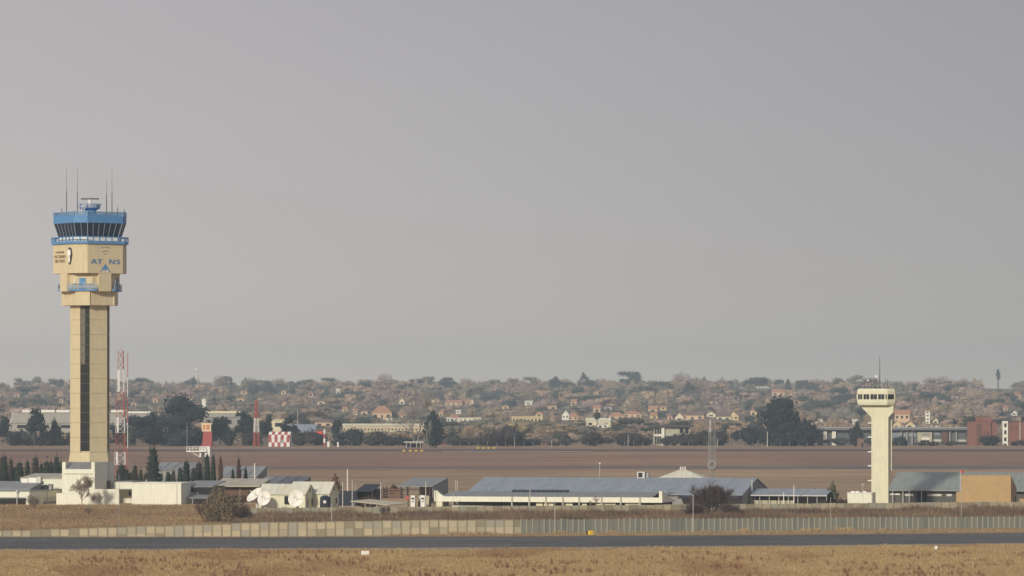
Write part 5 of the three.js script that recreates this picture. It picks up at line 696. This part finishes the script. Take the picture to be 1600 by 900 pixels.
// long beige sheds, villa, grey office block, brick blocks at the far side of the field
farHouse('long_shed', 'long beige shed with bright white ridge vent behind the control tower', 'shed', 18, 190, 690, 661, 645, 2300, mat.beigeRoof, mat.beigeRoof, { depth: 26, windows: 5 });
{ const D = 2300, t = scene.children[scene.children.length - 1], s = F / D; for (const [a, b] of [[30, 49], [52, 82], [84, 105], [108, 165], [170, 190]]) part(t, 'ridge_vent', B((a - 104) / s, (b - 104) / s, Y(644, D) - 0.2, Y(640.5, D), -14, -12), mat.whiteClean); part(t, 'gable_wall', slabX([[0, 0.6], [Y(661, D), 0.6], [Y(645, D), -13], [Y(661, D), -26.6], [0, -26.6]], -86 / s - 0.9, -86 / s - 0.5), mat.wallWhite); part(t, 'lean_to', B((22 - 104) / s, (70 - 104) / s, 0, 4, 0.5, 6), mat.ivoryDark); }
farHouse('long_shed', 'beige shed continuing past the tall lattice mast with white ridge strip', 'shed', 196, 246, 690, 655, 646, 2330, mat.beigeRoof, mat.beigeRoof, { depth: 22 });
{ const D = 2330, t = scene.children[scene.children.length - 1], s = F / D; part(t, 'ridge_vent', B(-25 / s, 12 / s, Y(646, D), Y(643, D), -12, -10), mat.whiteClean); }
farHouse('long_shed', 'pale grey shed with cream ridge line behind the great gum tree', 'shed', 318, 383, 690, 652, 645, 2340, M(0.32, 0.31, 0.29, { map: mottle }), mat.beigeRoof, { depth: 20 });
{ const D = 2340, t = scene.children[scene.children.length - 1], s = F / D; part(t, 'ridge_vent', B(-31 / s, 26 / s, Y(645.5, D), Y(642.6, D), -11, -9), mat.wallCream); }
farHouse('cream_hall', 'cream walled hall between two dark pines behind the chequered hut', 'hall', 424, 446, 690, 657, 655.5, 2250, mat.wallCream, mat.wallCream, { flat: true, depth: 14, windows: 1 });
farHouse('grey_warehouse', 'pale blue grey warehouse roof behind the banded windsock pole', 'warehouse', 440, 492, 692, 676, 663, 2180, M(0.28, 0.30, 0.32, { map: mottle }), mat.blueGreyRoof, { depth: 20 });
farHouse('lit_terrace', 'long sunlit cream terrace block with a row of dark openings', 'terrace', 536, 664, 684, 665, 662, 2480, M(0.62, 0.52, 0.36, { map: mottle }), mat.paleRoof, { flat: true, depth: 12, windows: 24, rows: 1 });
{ const D = 2470, s = F / D, t = thing('garden_wall', 'sunlit tan garden wall below the long cream terrace', 'wall', [X(600, D), terrain(X(600, D), D), -D]); part(t, 'wall', B(-50 / s, 52 / s, 0, 2.4, -0.4, 0), mat.wallYellow); part(t, 'coping', B(-50.5 / s, 52.5 / s, 2.4, 2.6, -0.5, 0.1), mat.wallCream); }
{ const D = 1900, s = F / D, t = thing('flat_shelter', 'small open shelter with thin flat roof beside the oval tree', 'shelter', [X(647, D), 0, -D]); part(t, 'roof', B(-16 / s, 15 / s, Y(691.5, D), Y(690, D), -5, 0), mat.steelPale); for (const x of [-12, -6, 4, 10]) part(t, 'post', B((x - 0.4) / s, (x + 0.4) / s, 0, Y(691.5, D), -0.4, -0.1), mat.steelPale); part(t, 'back_wall', B(-12 / s, 12 / s, 0, 1.6, -4.8, -4.5), mat.dark); }
farHouse('brown_bungalow', 'brown bungalow with dark hipped roof beside the umbrella tree', 'bungalow', 838, 868, 699, 691, 681, 1990, mat.timber, mat.roofDark, { hip: true, depth: 9, windows: 4 });
farHouse('dark_villa', 'long low dark roofed villa behind the oval tree', 'villa', 686, 742, 699, 692, 684, 2010, mat.brickDark, mat.roofDark, { hip: true, depth: 10, windows: 6, clear: false });
{ // two storey villa with flat overhanging roof
  const D = 1985, s = F / D, t = thing('two_storey_villa', 'two storey cream villa with dark overhanging flat roof', 'villa', [X(1050, D), 0, -D]), m = (p) => (p - 1050) / s, h = (r) => Y(r, D);
  part(t, 'wall', B(m(1022), m(1078), 0, h(667.5), -14, 0), mat.ivoryDark); part(t, 'roof', B(m(1014), m(1084), h(667.5), h(664), -15, 2), mat.roofDark); part(t, 'stair_wall', B(m(1033.5), m(1038), 0, h(668), 0, 1.2), mat.wallWhite); part(t, 'canopy', B(m(1037.5), m(1060), h(681.5), h(680), 0, 3), mat.greyWall);
  for (const [r0, r1] of [[678, 669], [694, 682]]) for (const [a, b] of [[1023, 1025.8], [1026.8, 1029.6], [1030.4, 1033]]) part(t, 'window', B(m(a), m(b), h(r0), h(r1), 0, 0.1), mat.darkGlass); part(t, 'window_band', B(m(1022), m(1033.4), h(681.5), h(678.5), 0, 0.15), mat.wallWhite); for (const [a, b] of [[1062, 1068], [1070, 1076]]) part(t, 'window', B(m(a), m(b), h(677), h(669), 0, 0.1), mat.darkGlass); }
{ // grey office complex
  const D = 1990, s = F / D, t = thing('grey_office_complex', 'long grey flat roofed office complex behind the cream tower', 'office', [X(1390, D), 0, -D]), m = (p) => (p - 1390) / s, h = (r) => Y(r, D);
  part(t, 'wall', B(m(1268), m(1510), 0, h(672), -16, -1), M(0.12, 0.13, 0.14, { map: mottle })); part(t, 'roof', B(m(1264), m(1513), h(672), h(669), -17, 2), M(0.16, 0.17, 0.18, { map: mottle })); part(t, 'roof_edge', B(m(1264), m(1513), h(669), h(667.4), -16, 1.5), mat.steel);
  for (const [a, b] of [[1271, 1277], [1286, 1292], [1300, 1306]]) part(t, 'white_pier', B(m(a), m(b), 0, h(673.5), -1, 0.4), mat.wallWhite);
  part(t, 'entrance_frame', [B(m(1433.5), m(1456), h(688), h(675.5), -1, 1), B(m(1434.5), m(1438), 0, h(688), -1, 1), B(m(1452), m(1456), 0, h(688), -1, 1)], mat.ivoryDark); part(t, 'sign_panel', B(m(1441), m(1453), h(681), h(677), 1, 1.1), mat.greyWall); part(t, 'sign_panel', B(m(1440), m(1452), h(687), h(683.5), 1, 1.1), mat.wallWhite);
  for (const [a, b, r0, r1] of [[1460, 1469, 680, 675.5], [1458, 1471, 690, 686.5], [1494, 1510, 690, 687], [1412, 1432, 682, 676], [1395, 1408, 684, 676]]) part(t, 'window_band', B(m(a), m(b), h(r0), h(r1), -1, -0.8), r1 > 686 ? mat.steelPale : mat.blueGreyRoof); part(t, 'brick_panel', B(m(1472), m(1481), 0, h(674), -1, 0.3), mat.brickDark); for (const p of [1407, 1416, 1424, 1483, 1493]) part(t, 'column', B(m(p), m(p + 2.2), 0, h(673), -0.9, 0.2), mat.steel);
  seed(19); for (let i = 0; i < 12; i++) { const p = rr(1400, 1506), k = rr(1, 2.2); part(t, 'rooftop_unit', B(m(p), m(p + k), h(667.4), h(667.4 - rr(1, 3)), -6, -4.5), i % 3 ? mat.steelPale : mat.whitePaint); } }
{ const D = 1975, s = F / D, t = thing('brick_block', 'square red brick block with stepped roof and dark corner tank', 'building', [X(1534, D), 0, -D], -0.1), m = (p) => (p - 1534) / s, h = (r) => Y(r, D); part(t, 'wall', B(m(1511.5), m(1548), 0, h(659), -12, 0), mat.brick); part(t, 'side_bay', B(m(1548.1), m(1557), 0, h(660), -12, -1.2), mat.brick); part(t, 'roof_storey', B(m(1524), m(1551), h(659), h(651.5), -10, -1.5), mat.brick); part(t, 'recess', B(m(1526), m(1534), 0, h(662), -0.2, 0.04), mat.brickDark); const tk = Cyl(0.9, 0.9, 1.9, m(1521), h(659), -2, 10); part(t, 'roof_tank', tk, mat.dark); for (const p of [1538, 1543]) part(t, 'window', B(m(p), m(p + 2.4), h(680), h(674), 0, 0.08), mat.brickDark); part(t, 'coping', B(m(1511), m(1548.4), h(659), h(658.4), -0.4, 0.15), mat.brickDark); }
{ const D = 1978, s = F / D, t = thing('brick_flats', 'red brick flats with a white four window stair tower', 'building', [X(1590, D), 0, -D], -0.06), m = (p) => (p - 1590) / s, h = (r) => Y(r, D); part(t, 'wall', B(m(1575), m(1640), 0, h(659), -12, 0), mat.brick); part(t, 'stair_tower', B(m(1566.5), m(1575), 0, h(658), -8, 1), mat.wallWhite); for (const r of [664.5, 675.5, 686.5, 696]) part(t, 'stair_window', B(m(1569), m(1572.5), h(r + 3), h(r - 3), 1, 1.1), mat.darkGlass); part(t, 'roof', B(m(1574), m(1641), h(659), h(657.8), -12.4, 0.4), mat.roofDark); part(t, 'downpipe', B(m(1593), m(1594), 0, h(659), 0, 0.2), mat.steelPale); part(t, 'roof_tank', Cyl(0.9, 0.9, 2, m(1599), h(657.8), -3, 10), mat.dark); for (const p of [1580, 1586]) part(t, 'window', B(m(p), m(p + 3), h(672), h(666), 0, 0.08), mat.brickDark); }
{ const D = 1900, s = F / D, t = thing('brick_kiosk', 'narrow brown brick kiosk at the foot of the dark oval tree', 'kiosk', [X(1345, D), 0, -D]); part(t, 'wall', B(-5 / s, 5 / s, 0, Y(685, D), -2.5, 0), M(0.2, 0.13, 0.1, { map: mottle })); part(t, 'roof', B(-5.5 / s, 5.5 / s, Y(685, D), Y(684.2, D), -2.7, 0.2), mat.roofDark); part(t, 'door', B(1 / s, 4 / s, 0, 2.1, 0, 0.08), mat.dark); }
{ // wire fence posts along the far field edge
  for (let i = 0; i < 64; i++) { const px = 690 + i * 14.3; if (px > 1358 && px < 1392) continue; const D = 1918, t = thing('fence_post', 'thin pale fence post along the far field edge', 'fence post', [X(px, D), 0, -D], 0, 'fence posts along the far field edge'); seed(900 + i); const h = rr(1.9, 2.5); part(t, 'post', fencePost(), mat.steel).scale.y = h; }
  function fencePost() { return fencePost.g ??= Cyl(0.09, 0.07, 1, 0, 0, 0, 5); }
}
keepClear.push([1544, 1576, 576, 608, 5400], [301, 314, 576, 597, 5000], [1225, 1268, 588, 607, 4900], [1406, 1435, 596, 609, 4800], [355, 368, 587, 600, 4900], [1154, 1210, 589, 607, 5050], [854, 880, 587, 603, 5050], [682, 708, 589, 603, 5050]);
// individual houses on the slope: [px0, px1, base row, eave row, ridge row, wall, roof, options, label]
const S = [
  [800, 846, 661, 652, 650.5, mat.wallYellow, mat.wallYellow, { flat: true, windows: 8 }, 'long yellow flat roofed house in the trees'],
  [837, 848, 658, 647, 642.5, mat.wallYellow, mat.roofOrange, { hip: true }, 'yellow tower house with orange cap at the long yellow house'],
  [878, 889, 662, 648, 641.5, mat.wallWhite, mat.wallWhite, { gableFront: true, rows: 2, windows: 2 }, 'narrow white gabled house with dark attic window'],
  [887, 904, 657, 651, 645, mat.wallPeach, mat.roofOrange, { hip: true }, 'orange roofed house beside the narrow white gable'],
  [916, 954, 668, 658, 653, mat.wallCream, mat.paleRoof, { flat: true, rows: 1, windows: 3 }, 'white stepped house behind the palm'],
  [934, 950, 670, 663, 661.5, mat.wallWhite, mat.paleRoof, { flat: true, windows: 2 }, 'white garage wing under the white stepped house'],
  [952, 975, 656, 650, 644, mat.wallPeach, mat.roofOrange, { hip: true }, 'salmon roofed house with wide hip on the slope'],
  [974, 1002, 653, 647, 642, mat.wallPeach, mat.roofOrange, { hip: true }, 'second salmon roofed house stepping up from the wide hip'],
  [1013, 1027, 644, 639, 634, mat.wallPeach, mat.roofOrange, {}, 'small orange roofed house above the two storey villa'],
  [1055, 1068, 659, 652, 645, mat.wallCream, mat.roofOrange, { gableFront: true, windows: 1 }, 'sunlit cream gabled house above the villa roof'],
  [1064, 1100, 656, 649, 643, mat.wallPeach, mat.roofBrown, {}, 'long brown roofed house with several bright walls'],
  [1104, 1118, 652, 647, 643, mat.wallCream, mat.roofBrown, { gableFront: true, windows: 1 }, 'small bright gabled house between brown roofs'],
  [1120, 1142, 658, 651, 644, mat.wallCream, mat.roofBrown, {}, 'cream house with grey brown roof left of twin bright gables'.replace('left of', 'beside')],
  [1138, 1154, 657, 650, 643, mat.wallYellow, mat.roofBrown, { gableFront: true, windows: 2 }, 'sunlit yellow gabled house before the great dark tree'],
  [1398, 1421, 668, 647, 640.5, mat.wallPeach, mat.roofOrange, { windows: 3, rows: 2 }, 'tall orange house catching the sun beside the cream tower'],
  [1396, 1408, 671, 663, 657, mat.wallYellow, mat.roofOrange, { gableFront: true, windows: 1 }, 'small yellow gabled annex below the tall orange house'],
  [1416, 1428, 671, 663, 658, mat.wallYellow, mat.roofOrange, { gableFront: true, windows: 1 }, 'small yellow gabled annex at the corner of the tall orange house'],
  [582, 612, 656, 645, 634, mat.wallPeach, mat.roofOrange, { hip: true, rows: 1, windows: 3 }, 'big orange hip roofed house above the lit terrace'],
  [604, 613, 658, 653, 651, mat.wallWhite, mat.roofBrown, { flat: true, windows: 1 }, 'tiny white hut below the big orange hip roof'],
  [624, 632, 634, 626, 622, mat.wallCream, mat.roofBrown, { gableFront: true, windows: 1 }, 'small cream gable high on the slope'],
  [652, 686, 629, 624, 620, mat.wallPeach, mat.roofBrown, {}, 'peach house with brown roof high on the slope'],
  [696, 722, 633, 629, 625, mat.wallPeach, mat.roofOrange, {}, 'low orange roofed house above the oval tree'],
  [698, 704, 660, 653, 652, mat.wallWhite, mat.paleRoof, { flat: true, windows: 1 }, 'bright white hut at the end of the white wall'],
  [704, 716, 660, 653, 649, mat.wallWhite, mat.roofOrange, { windows: 2 }, 'white house with low roof on the white wall'],
  [716, 752, 659, 654, 652.5, mat.wallWhite, mat.wallCream, { flat: true, windows: 5 }, 'long low white garden building beyond the oval tree'],
  [712, 720, 647, 642, 640, mat.wallWhite, mat.paleRoof, { flat: true, windows: 1 }, 'small white flat roofed house above the long garden building'],
  [1446, 1453, 668, 642, 640, mat.wallWhite, mat.roofOrange, { flat: true, rows: 5, windows: 1 }, 'narrow white stepped apartment end among trees'],
  [1458, 1466, 663, 657, 653, mat.wallCream, mat.roofBrown, { gableFront: true, windows: 1 }, 'small cream gable beside the stepped apartment end'],
  [1206, 1226, 620, 613, 608, mat.wallPeach, mat.roofOrange, { rows: 1 }, 'pale peach house on the skyline beside the three cypresses'],
  [525, 531, 617, 610, 607, mat.wallWhite, mat.paleRoof, { flat: true, windows: 1 }, 'bright white house speck near the skyline'],
  [820, 832, 634, 629, 626, mat.wallWhite, mat.paleRoof, {}, 'white sloping roof above the yellow house'],
  [944, 956, 641, 636, 633, M(0.5, 0.42, 0.46, { map: mottle }), mat.roofBrown, { hip: true }, 'mauve roofed house above the wide salmon hip'],
  [1270, 1286, 661, 655, 651, mat.wallWhite, mat.roofBrown, {}, 'white house behind the great dark tree'],
  [1332, 1340, 663, 658, 655, mat.wallWhite, mat.paleRoof, { flat: true, windows: 1 }, 'white house fragment beside the dark oval tree'],
  [1580, 1590, 650, 645, 641, mat.wallWhite, mat.roofBrown, { gableFront: true, windows: 1 }, 'white gabled house above the brick flats'],
  [492, 520, 668, 660, 655, mat.wallPeach, mat.roofBrown, {}, 'peach house with brown roof behind the windsock'],
  [664, 690, 662, 652, 648, mat.wallPeach, mat.roofBrown, { hip: true, clear: false }, 'brown hipped house behind the oval tree'],
];
seed(33);
for (const [a, b, rb, re, rd, wm, rm, o, label] of S) { const D = slopeD((a + b) / 2, rb, 2600); farHouse('suburban_house', label, 'house', a, b, rb, re, rd, D, wm, rm, { turn: rr(-0.25, 0.1), depth: Math.min(12, Math.max(5, (b - a) * D / F * 0.7)), ...o, group: 'houses on the wooded slope' }); }
{ // further house fragments scattered in the trees, seen as specks of wall and roof
  seed(77); const combos = [[mat.wallCream, mat.roofBrown, 'cream walled house with brown roof half hidden in the slope trees'], [mat.wallPeach, mat.roofOrange, 'peach walled house with orange roof half hidden in the slope trees'], [mat.wallYellow, mat.roofOrange, 'yellow walled house with orange roof half hidden in the slope trees'], [mat.wallPeach, mat.roofBrown, 'peach walled house with brown roof half hidden in the slope trees']];
  let made = 0, guard = 0;
  while (made < 58 && guard++ < 1500) { const cl = rnd(), px = cl < 0.35 ? 650 + (rnd() + rnd() - 1) * 130 : cl < 0.75 ? 1000 + (rnd() + rnd() - 1) * 190 : rr(20, 1590), row = px < 480 ? rr(613, 640) : cl < 0.75 ? rr(632, 658) : rr(618, 655), w = rr(5, 11); if (keepClear.some(([a, b, r0, r1]) => px + w > a - 4 && px < b + 4 && row > r0 - 6 && row < r1 + 12)) continue; if (px > 1335 && px < 1400) continue; const D = slopeD(px, row, 2700), [wm, rm, label] = combos[made % 4]; const e = rr(3, 5), s = F / D; const o = farHouse('suburban_house', label, 'house', px, px + w, row, row - e * s, row - (e + rr(1.4, 2.6)) * s, D, wm, rm, { turn: rr(-0.5, 0.5), depth: 8, hip: rnd() < 0.5, windows: 1, group: 'small houses on the wooded slope', clear: made % 4 !== 0 }); made++; }
}
// skyline marks
{ const D = 5000, s = F / D, t = thing('white_relay_mast', 'white relay mast with round drums on the skyline', 'mast', [X(307.5, D), terrain(X(307.5, D), D), -D]), y0 = terrain(X(307.5, D), D), h = (r) => Y(r, D) - y0; latticeSection(t, 0, h(578), 3, 2, 8, mat.whitePaint, 0.22, 4); part(t, 'drum', new THREE.SphereGeometry(1.7, 10, 8).translate(0, h(578), 0), mat.whitePaint); for (const r of [586, 591]) part(t, 'drum', Cyl(1.3, 1.3, 1.6, 0.6, h(r), 1.2, 10), mat.whitePaint); }
{ const D = 4950, x = X(1559.5, D), y0 = terrain(x, D), h = Y(578, D) - y0, t = thing('disguised_mast', 'mast disguised as a tall thin tree on the skyline', 'mast', [x, y0, -D]); part(t, 'pole', Cyl(0.8, 0.6, h * 0.9, 0, 0, 0, 6), mat.steelDark); seed(4); const lobes = [...Array(7)].map((_, i) => ({ c: [rr(-0.5, 0.5), h * (0.62 + 0.35 * i / 6), 0], r: [2.4 * Math.sin(Math.PI * (0.2 + 0.7 * i / 6)), 2.2, 2.2] })); part(t, 'branches', leafCloud(lobes, 260, 0.8), foliage(0.05, 0.06, 0.05)); }
{ const D = 3000, t = thing('water_tower', 'slender white water tower drum on open legs beyond the gum tree', 'water tower', [X(319.5, D), terrain(X(319.5, D), D), -D]), y0 = terrain(X(319.5, D), D), h = (r) => Y(r, D) - y0; latticeSection(t, 0, h(640), 3.2, 2.4, 5, mat.ivoryDark, 0.2, 4); part(t, 'drum', [Cyl(1.6, 1.8, h(624) - h(640), 0, h(640), 0, 12)], mat.wallWhite); part(t, 'drum_cap', Cyl(1.8, 0.4, 0.9, 0, h(624), 0, 12), mat.ivoryDark); keepClear.push([314, 325, 620, 645, D]); }
const ridgeD = (px, row) => { let best = 4300; for (let D = 4300; D < 5300; D += 20) best = D; return best; };
const hazyDryGreen = foliage(0.205, 0.185, 0.135), hazyWinterBrown = foliage(0.37, 0.268, 0.178), hazyWinterMauve = foliage(0.37, 0.272, 0.225), hazyWinterOlive = foliage(0.34, 0.265, 0.16), evergreen = foliage(0.05, 0.058, 0.042);  // winter and dry crowns paled in colour, standing in for distance haze
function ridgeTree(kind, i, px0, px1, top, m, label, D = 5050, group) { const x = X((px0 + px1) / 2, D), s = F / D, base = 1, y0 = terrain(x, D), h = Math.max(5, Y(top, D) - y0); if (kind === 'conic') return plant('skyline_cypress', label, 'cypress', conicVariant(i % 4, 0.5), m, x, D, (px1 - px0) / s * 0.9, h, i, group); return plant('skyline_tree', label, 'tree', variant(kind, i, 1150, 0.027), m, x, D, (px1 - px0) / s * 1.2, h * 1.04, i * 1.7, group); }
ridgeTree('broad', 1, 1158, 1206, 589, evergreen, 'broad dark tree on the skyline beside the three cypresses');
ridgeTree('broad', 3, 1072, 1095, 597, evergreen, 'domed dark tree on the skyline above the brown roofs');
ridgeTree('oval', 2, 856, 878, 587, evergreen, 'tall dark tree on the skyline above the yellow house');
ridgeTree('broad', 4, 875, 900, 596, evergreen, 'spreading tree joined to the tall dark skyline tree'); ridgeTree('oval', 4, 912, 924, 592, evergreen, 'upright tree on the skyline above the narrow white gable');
ridgeTree('broad', 2, 684, 706, 589, evergreen, 'dark domed tree on the skyline above the oval tree'); ridgeTree('broad', 5, 636, 664, 592, evergreen, 'dark domed tree on the skyline above the lit terrace'); ridgeTree('broad', 1, 600, 626, 593, hazyDryGreen, 'domed green tree on the skyline above the big orange hip roof'); ridgeTree('broad', 3, 796, 822, 595, hazyDryGreen, 'round green tree on the skyline between the oval and umbrella trees');
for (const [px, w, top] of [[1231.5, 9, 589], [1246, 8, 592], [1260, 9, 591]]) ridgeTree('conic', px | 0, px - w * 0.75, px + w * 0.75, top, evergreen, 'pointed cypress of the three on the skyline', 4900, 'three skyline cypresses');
ridgeTree('conic', 1, 1293.5, 1298.5, 600, evergreen, 'needle thin cypress on the skyline past the great dark tree', 4800); ridgeTree('conic', 2, 1408, 1413, 600, evergreen, 'thin cypress on the skyline close to the cream tower', 4800); ridgeTree('conic', 3, 1423, 1433, 597, evergreen, 'ragged pointed tree on the skyline past the cream tower', 4800); ridgeTree('conic', 0, 1098, 1106, 599, evergreen, 'short pointed tree on the skyline next to the domed one', 4850); ridgeTree('conic', 2, 1110, 1122, 601, hazyDryGreen, 'wide pointed tree on the skyline among broad trees', 4850); ridgeTree('conic', 1, 356, 366, 588, evergreen, 'pointed tree on the skyline near the relay mast', 4900); ridgeTree('oval', 3, 296, 308, 588, evergreen, 'dark upright tree beside the white relay mast', 4940);
for (const [a, b, top, k] of [[48, 66, 588, 1], [1480, 1500, 598, 2], [1496, 1512, 595, 4], [1502, 1530, 596, 5], [1444, 1470, 600, 3], [1588, 1610, 595, 2], [1316, 1334, 606, 1], [20, 50, 590, 3], [72, 104, 591, 5], [200, 225, 592, 4], [416, 445, 600, 2], [462, 500, 596, 3], [742, 768, 599, 4], [768, 792, 597, 2], [952, 985, 602, 5], [1004, 1020, 601, 1], [1036, 1070, 603, 3], [1126, 1146, 603, 2], [1354, 1372, 600, 4]]) ridgeTree('broad', k, a, b, top, hazyDryGreen, 'grey green tree forming the wooded skyline', 5050, 'trees forming the skyline');
{ // palm behind the white stepped house
  const D = 2500, x = X(933, D), t = thing('palm_tree', 'single palm in front of the white stepped house', 'palm', [x, terrain(x, D), -D]), h = Y(649, D) - terrain(x, D); part(t, 'trunk', Cyl(0.3, 0.22, h, 0, 0, 0, 6), mat.bark); seed(8); part(t, 'fronds', leafCloud([{ c: [0, h, 0], r: [2.1, 1.9, 2.1] }, { c: [0, h - 1.2, 0], r: [1.5, 1.4, 1.5] }], 700, 0.32, { fill: true, airy: true }), foliage(0.045, 0.048, 0.035)); keepClear.push([922, 945, 642, 672, D]); }
{ // wooded slope: nearest trees are things, the mass behind is one body of woodland per foliage kind
  seed(500); const kinds = [[hazyDryGreen, 'grey green'], [hazyWinterBrown, 'brown leafed'], [hazyWinterMauve, 'bare mauve'], [hazyWinterOlive, 'olive yellow'], [evergreen, 'dark evergreen']], stuff = new Map(), singles = [];
  let n = 0, guard = 0;
  while (n < 4300 && guard++ < 40000) {
    const D = Math.sqrt(rr(2080 * 2080, 5350 * 5350)), x = rr(-1, 1) * (0.128 * D + 25), px = CX + F * x / D, h0 = (rr(7, 14.5) + (rnd() < 0.15 ? rr(3, 6) : 0)) * (D > 2900 ? 1.15 : 1) * (D < 2700 ? 0.75 : 1) * (D > 4700 ? (rnd() < 0.1 ? 1.12 : 0.78) : 1), s = F / D, base = rowOf(x, D); let h = h0, w = h * rr(0.75, 1.6); const half = w * 0.5 * s;
    for (const [a, b, r0, r1, hd] of keepClear) if (D < hd + 12 && px + half > a && px - half < b && base > r0 - 2) h = Math.min(h, (base - r1) / s);
    if (D < 2350) h = Math.min(h, (base - 657) / s); if (h < 1.3) continue; w = Math.min(w, h * 2.2);
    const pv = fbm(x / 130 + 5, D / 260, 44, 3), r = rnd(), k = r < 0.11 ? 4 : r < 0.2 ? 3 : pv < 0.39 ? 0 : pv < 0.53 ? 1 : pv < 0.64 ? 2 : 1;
    if (D > 4700) w = Math.min(w, h * 1.15); if (k === 4 || k === 0) { w *= D > 4700 ? 1.1 : 1.45; h = Math.min(h * 1.1, h + 2); }
    const v = 1 + Math.floor(rnd() * (D < 2780 ? 5 : 3)), kr = rnd(), kd = kr < 0.1 ? 'oval' : kr < 0.22 ? 'bush' : kr < 0.32 ? (D > 4300 ? 'oval' : 'pine') : kr < (k === 1 || k === 2 ? 0.68 : 0.42) ? 'thin' : 'broad', turn = rr(0, 6.28), rec = { x, D, h, w: w * (kd === 'oval' ? 0.6 : kd === 'bush' ? 1.4 : kd === 'pine' ? 0.75 : 1), k, v, kd, turn, tint: rr(0.75, 1.3) };
    if (D < 2780) singles.push(rec); else { rec.v = 1 + (rec.v % 2); const key = rec.k + rec.kd + rec.v; if (!stuff.has(key)) stuff.set(key, []); stuff.get(key).push(rec); }
    n++;
  }
  for (let i = 0; i < 420; i++) { // low scrub at the foot of the slope
    const D = rr(2015, 2700), x = rr(-1, 1) * (0.128 * D + 25), px = CX + F * x / D, s = F / D, base = rowOf(x, D); let h = rr(2.5, 6.5); const w = h * rr(1, 1.9), half = w * 0.5 * s;
    for (const [a, b, r0, r1, hd] of keepClear) if (D < hd + 12 && px + half > a && px - half < b && base > r0 - 2) h = Math.min(h, (base - r1) / s);
    if (h < 1.2) continue; const k = pick([0, 1, 1, 2, 4]), v = 1 + Math.floor(rnd() * 2), key = k + 'broad' + v; if (!stuff.has(key)) stuff.set(key, []); stuff.get(key).push({ x, D, h, w, k, v, kd: 'broad', turn: rr(0, 6.28), tint: rr(0.7, 1.2) });
  }
  singles.sort((a, b) => a.D - b.D);
  const marks = [[60, 'the long beige shed'], [215, 'the tall lattice mast'], [287, 'the great dark gum tree'], [400, 'the banded lattice mast'], [436, 'the chequered hut'], [507, 'the windsock pole'], [560, 'the end of the cream terrace'], [610, 'the cream terrace and big orange hip roof'], [678, 'the solitary oval tree'], [735, 'the long white garden building'], [823, 'the long yellow house'], [884, 'the narrow white gabled house'], [935, 'the single palm'], [990, 'the salmon hipped roofs'], [1050, 'the two storey cream villa'], [1112, 'the grey lattice mast'], [1147, 'the sunlit yellow gable'], [1230, 'the largest dark round tree'], [1290, 'the white office piers'], [1340, 'the brick kiosk'], [1410, 'the tall orange house'], [1450, 'the stepped apartment end'], [1534, 'the square brick block'], [1580, 'the brick flats with stair tower']];
  const near = (t) => { const px = CX + F * t.x / t.D; return marks.reduce((a, b) => Math.abs(b[0] - px) < Math.abs(a[0] - px) ? b : a)[1]; };
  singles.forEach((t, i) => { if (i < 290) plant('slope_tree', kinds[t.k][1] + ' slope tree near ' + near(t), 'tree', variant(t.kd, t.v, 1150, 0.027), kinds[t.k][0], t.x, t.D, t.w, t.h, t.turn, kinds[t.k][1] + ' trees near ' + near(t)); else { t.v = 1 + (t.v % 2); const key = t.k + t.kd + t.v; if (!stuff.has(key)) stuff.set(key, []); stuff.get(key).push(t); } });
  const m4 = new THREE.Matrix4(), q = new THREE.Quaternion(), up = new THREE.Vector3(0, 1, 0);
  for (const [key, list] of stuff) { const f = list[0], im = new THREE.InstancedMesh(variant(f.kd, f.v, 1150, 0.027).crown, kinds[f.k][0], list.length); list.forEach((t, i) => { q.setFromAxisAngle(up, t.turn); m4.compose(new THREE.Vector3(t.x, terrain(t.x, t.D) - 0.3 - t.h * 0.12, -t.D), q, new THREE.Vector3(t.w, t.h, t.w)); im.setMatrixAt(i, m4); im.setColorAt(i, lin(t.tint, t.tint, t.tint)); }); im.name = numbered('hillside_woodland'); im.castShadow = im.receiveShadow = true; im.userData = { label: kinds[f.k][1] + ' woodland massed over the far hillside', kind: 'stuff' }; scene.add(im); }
}
scene.traverse((o) => { if (o.isMesh) { o.castShadow = true; o.receiveShadow = true; } });
renderer.render(scene, camera);
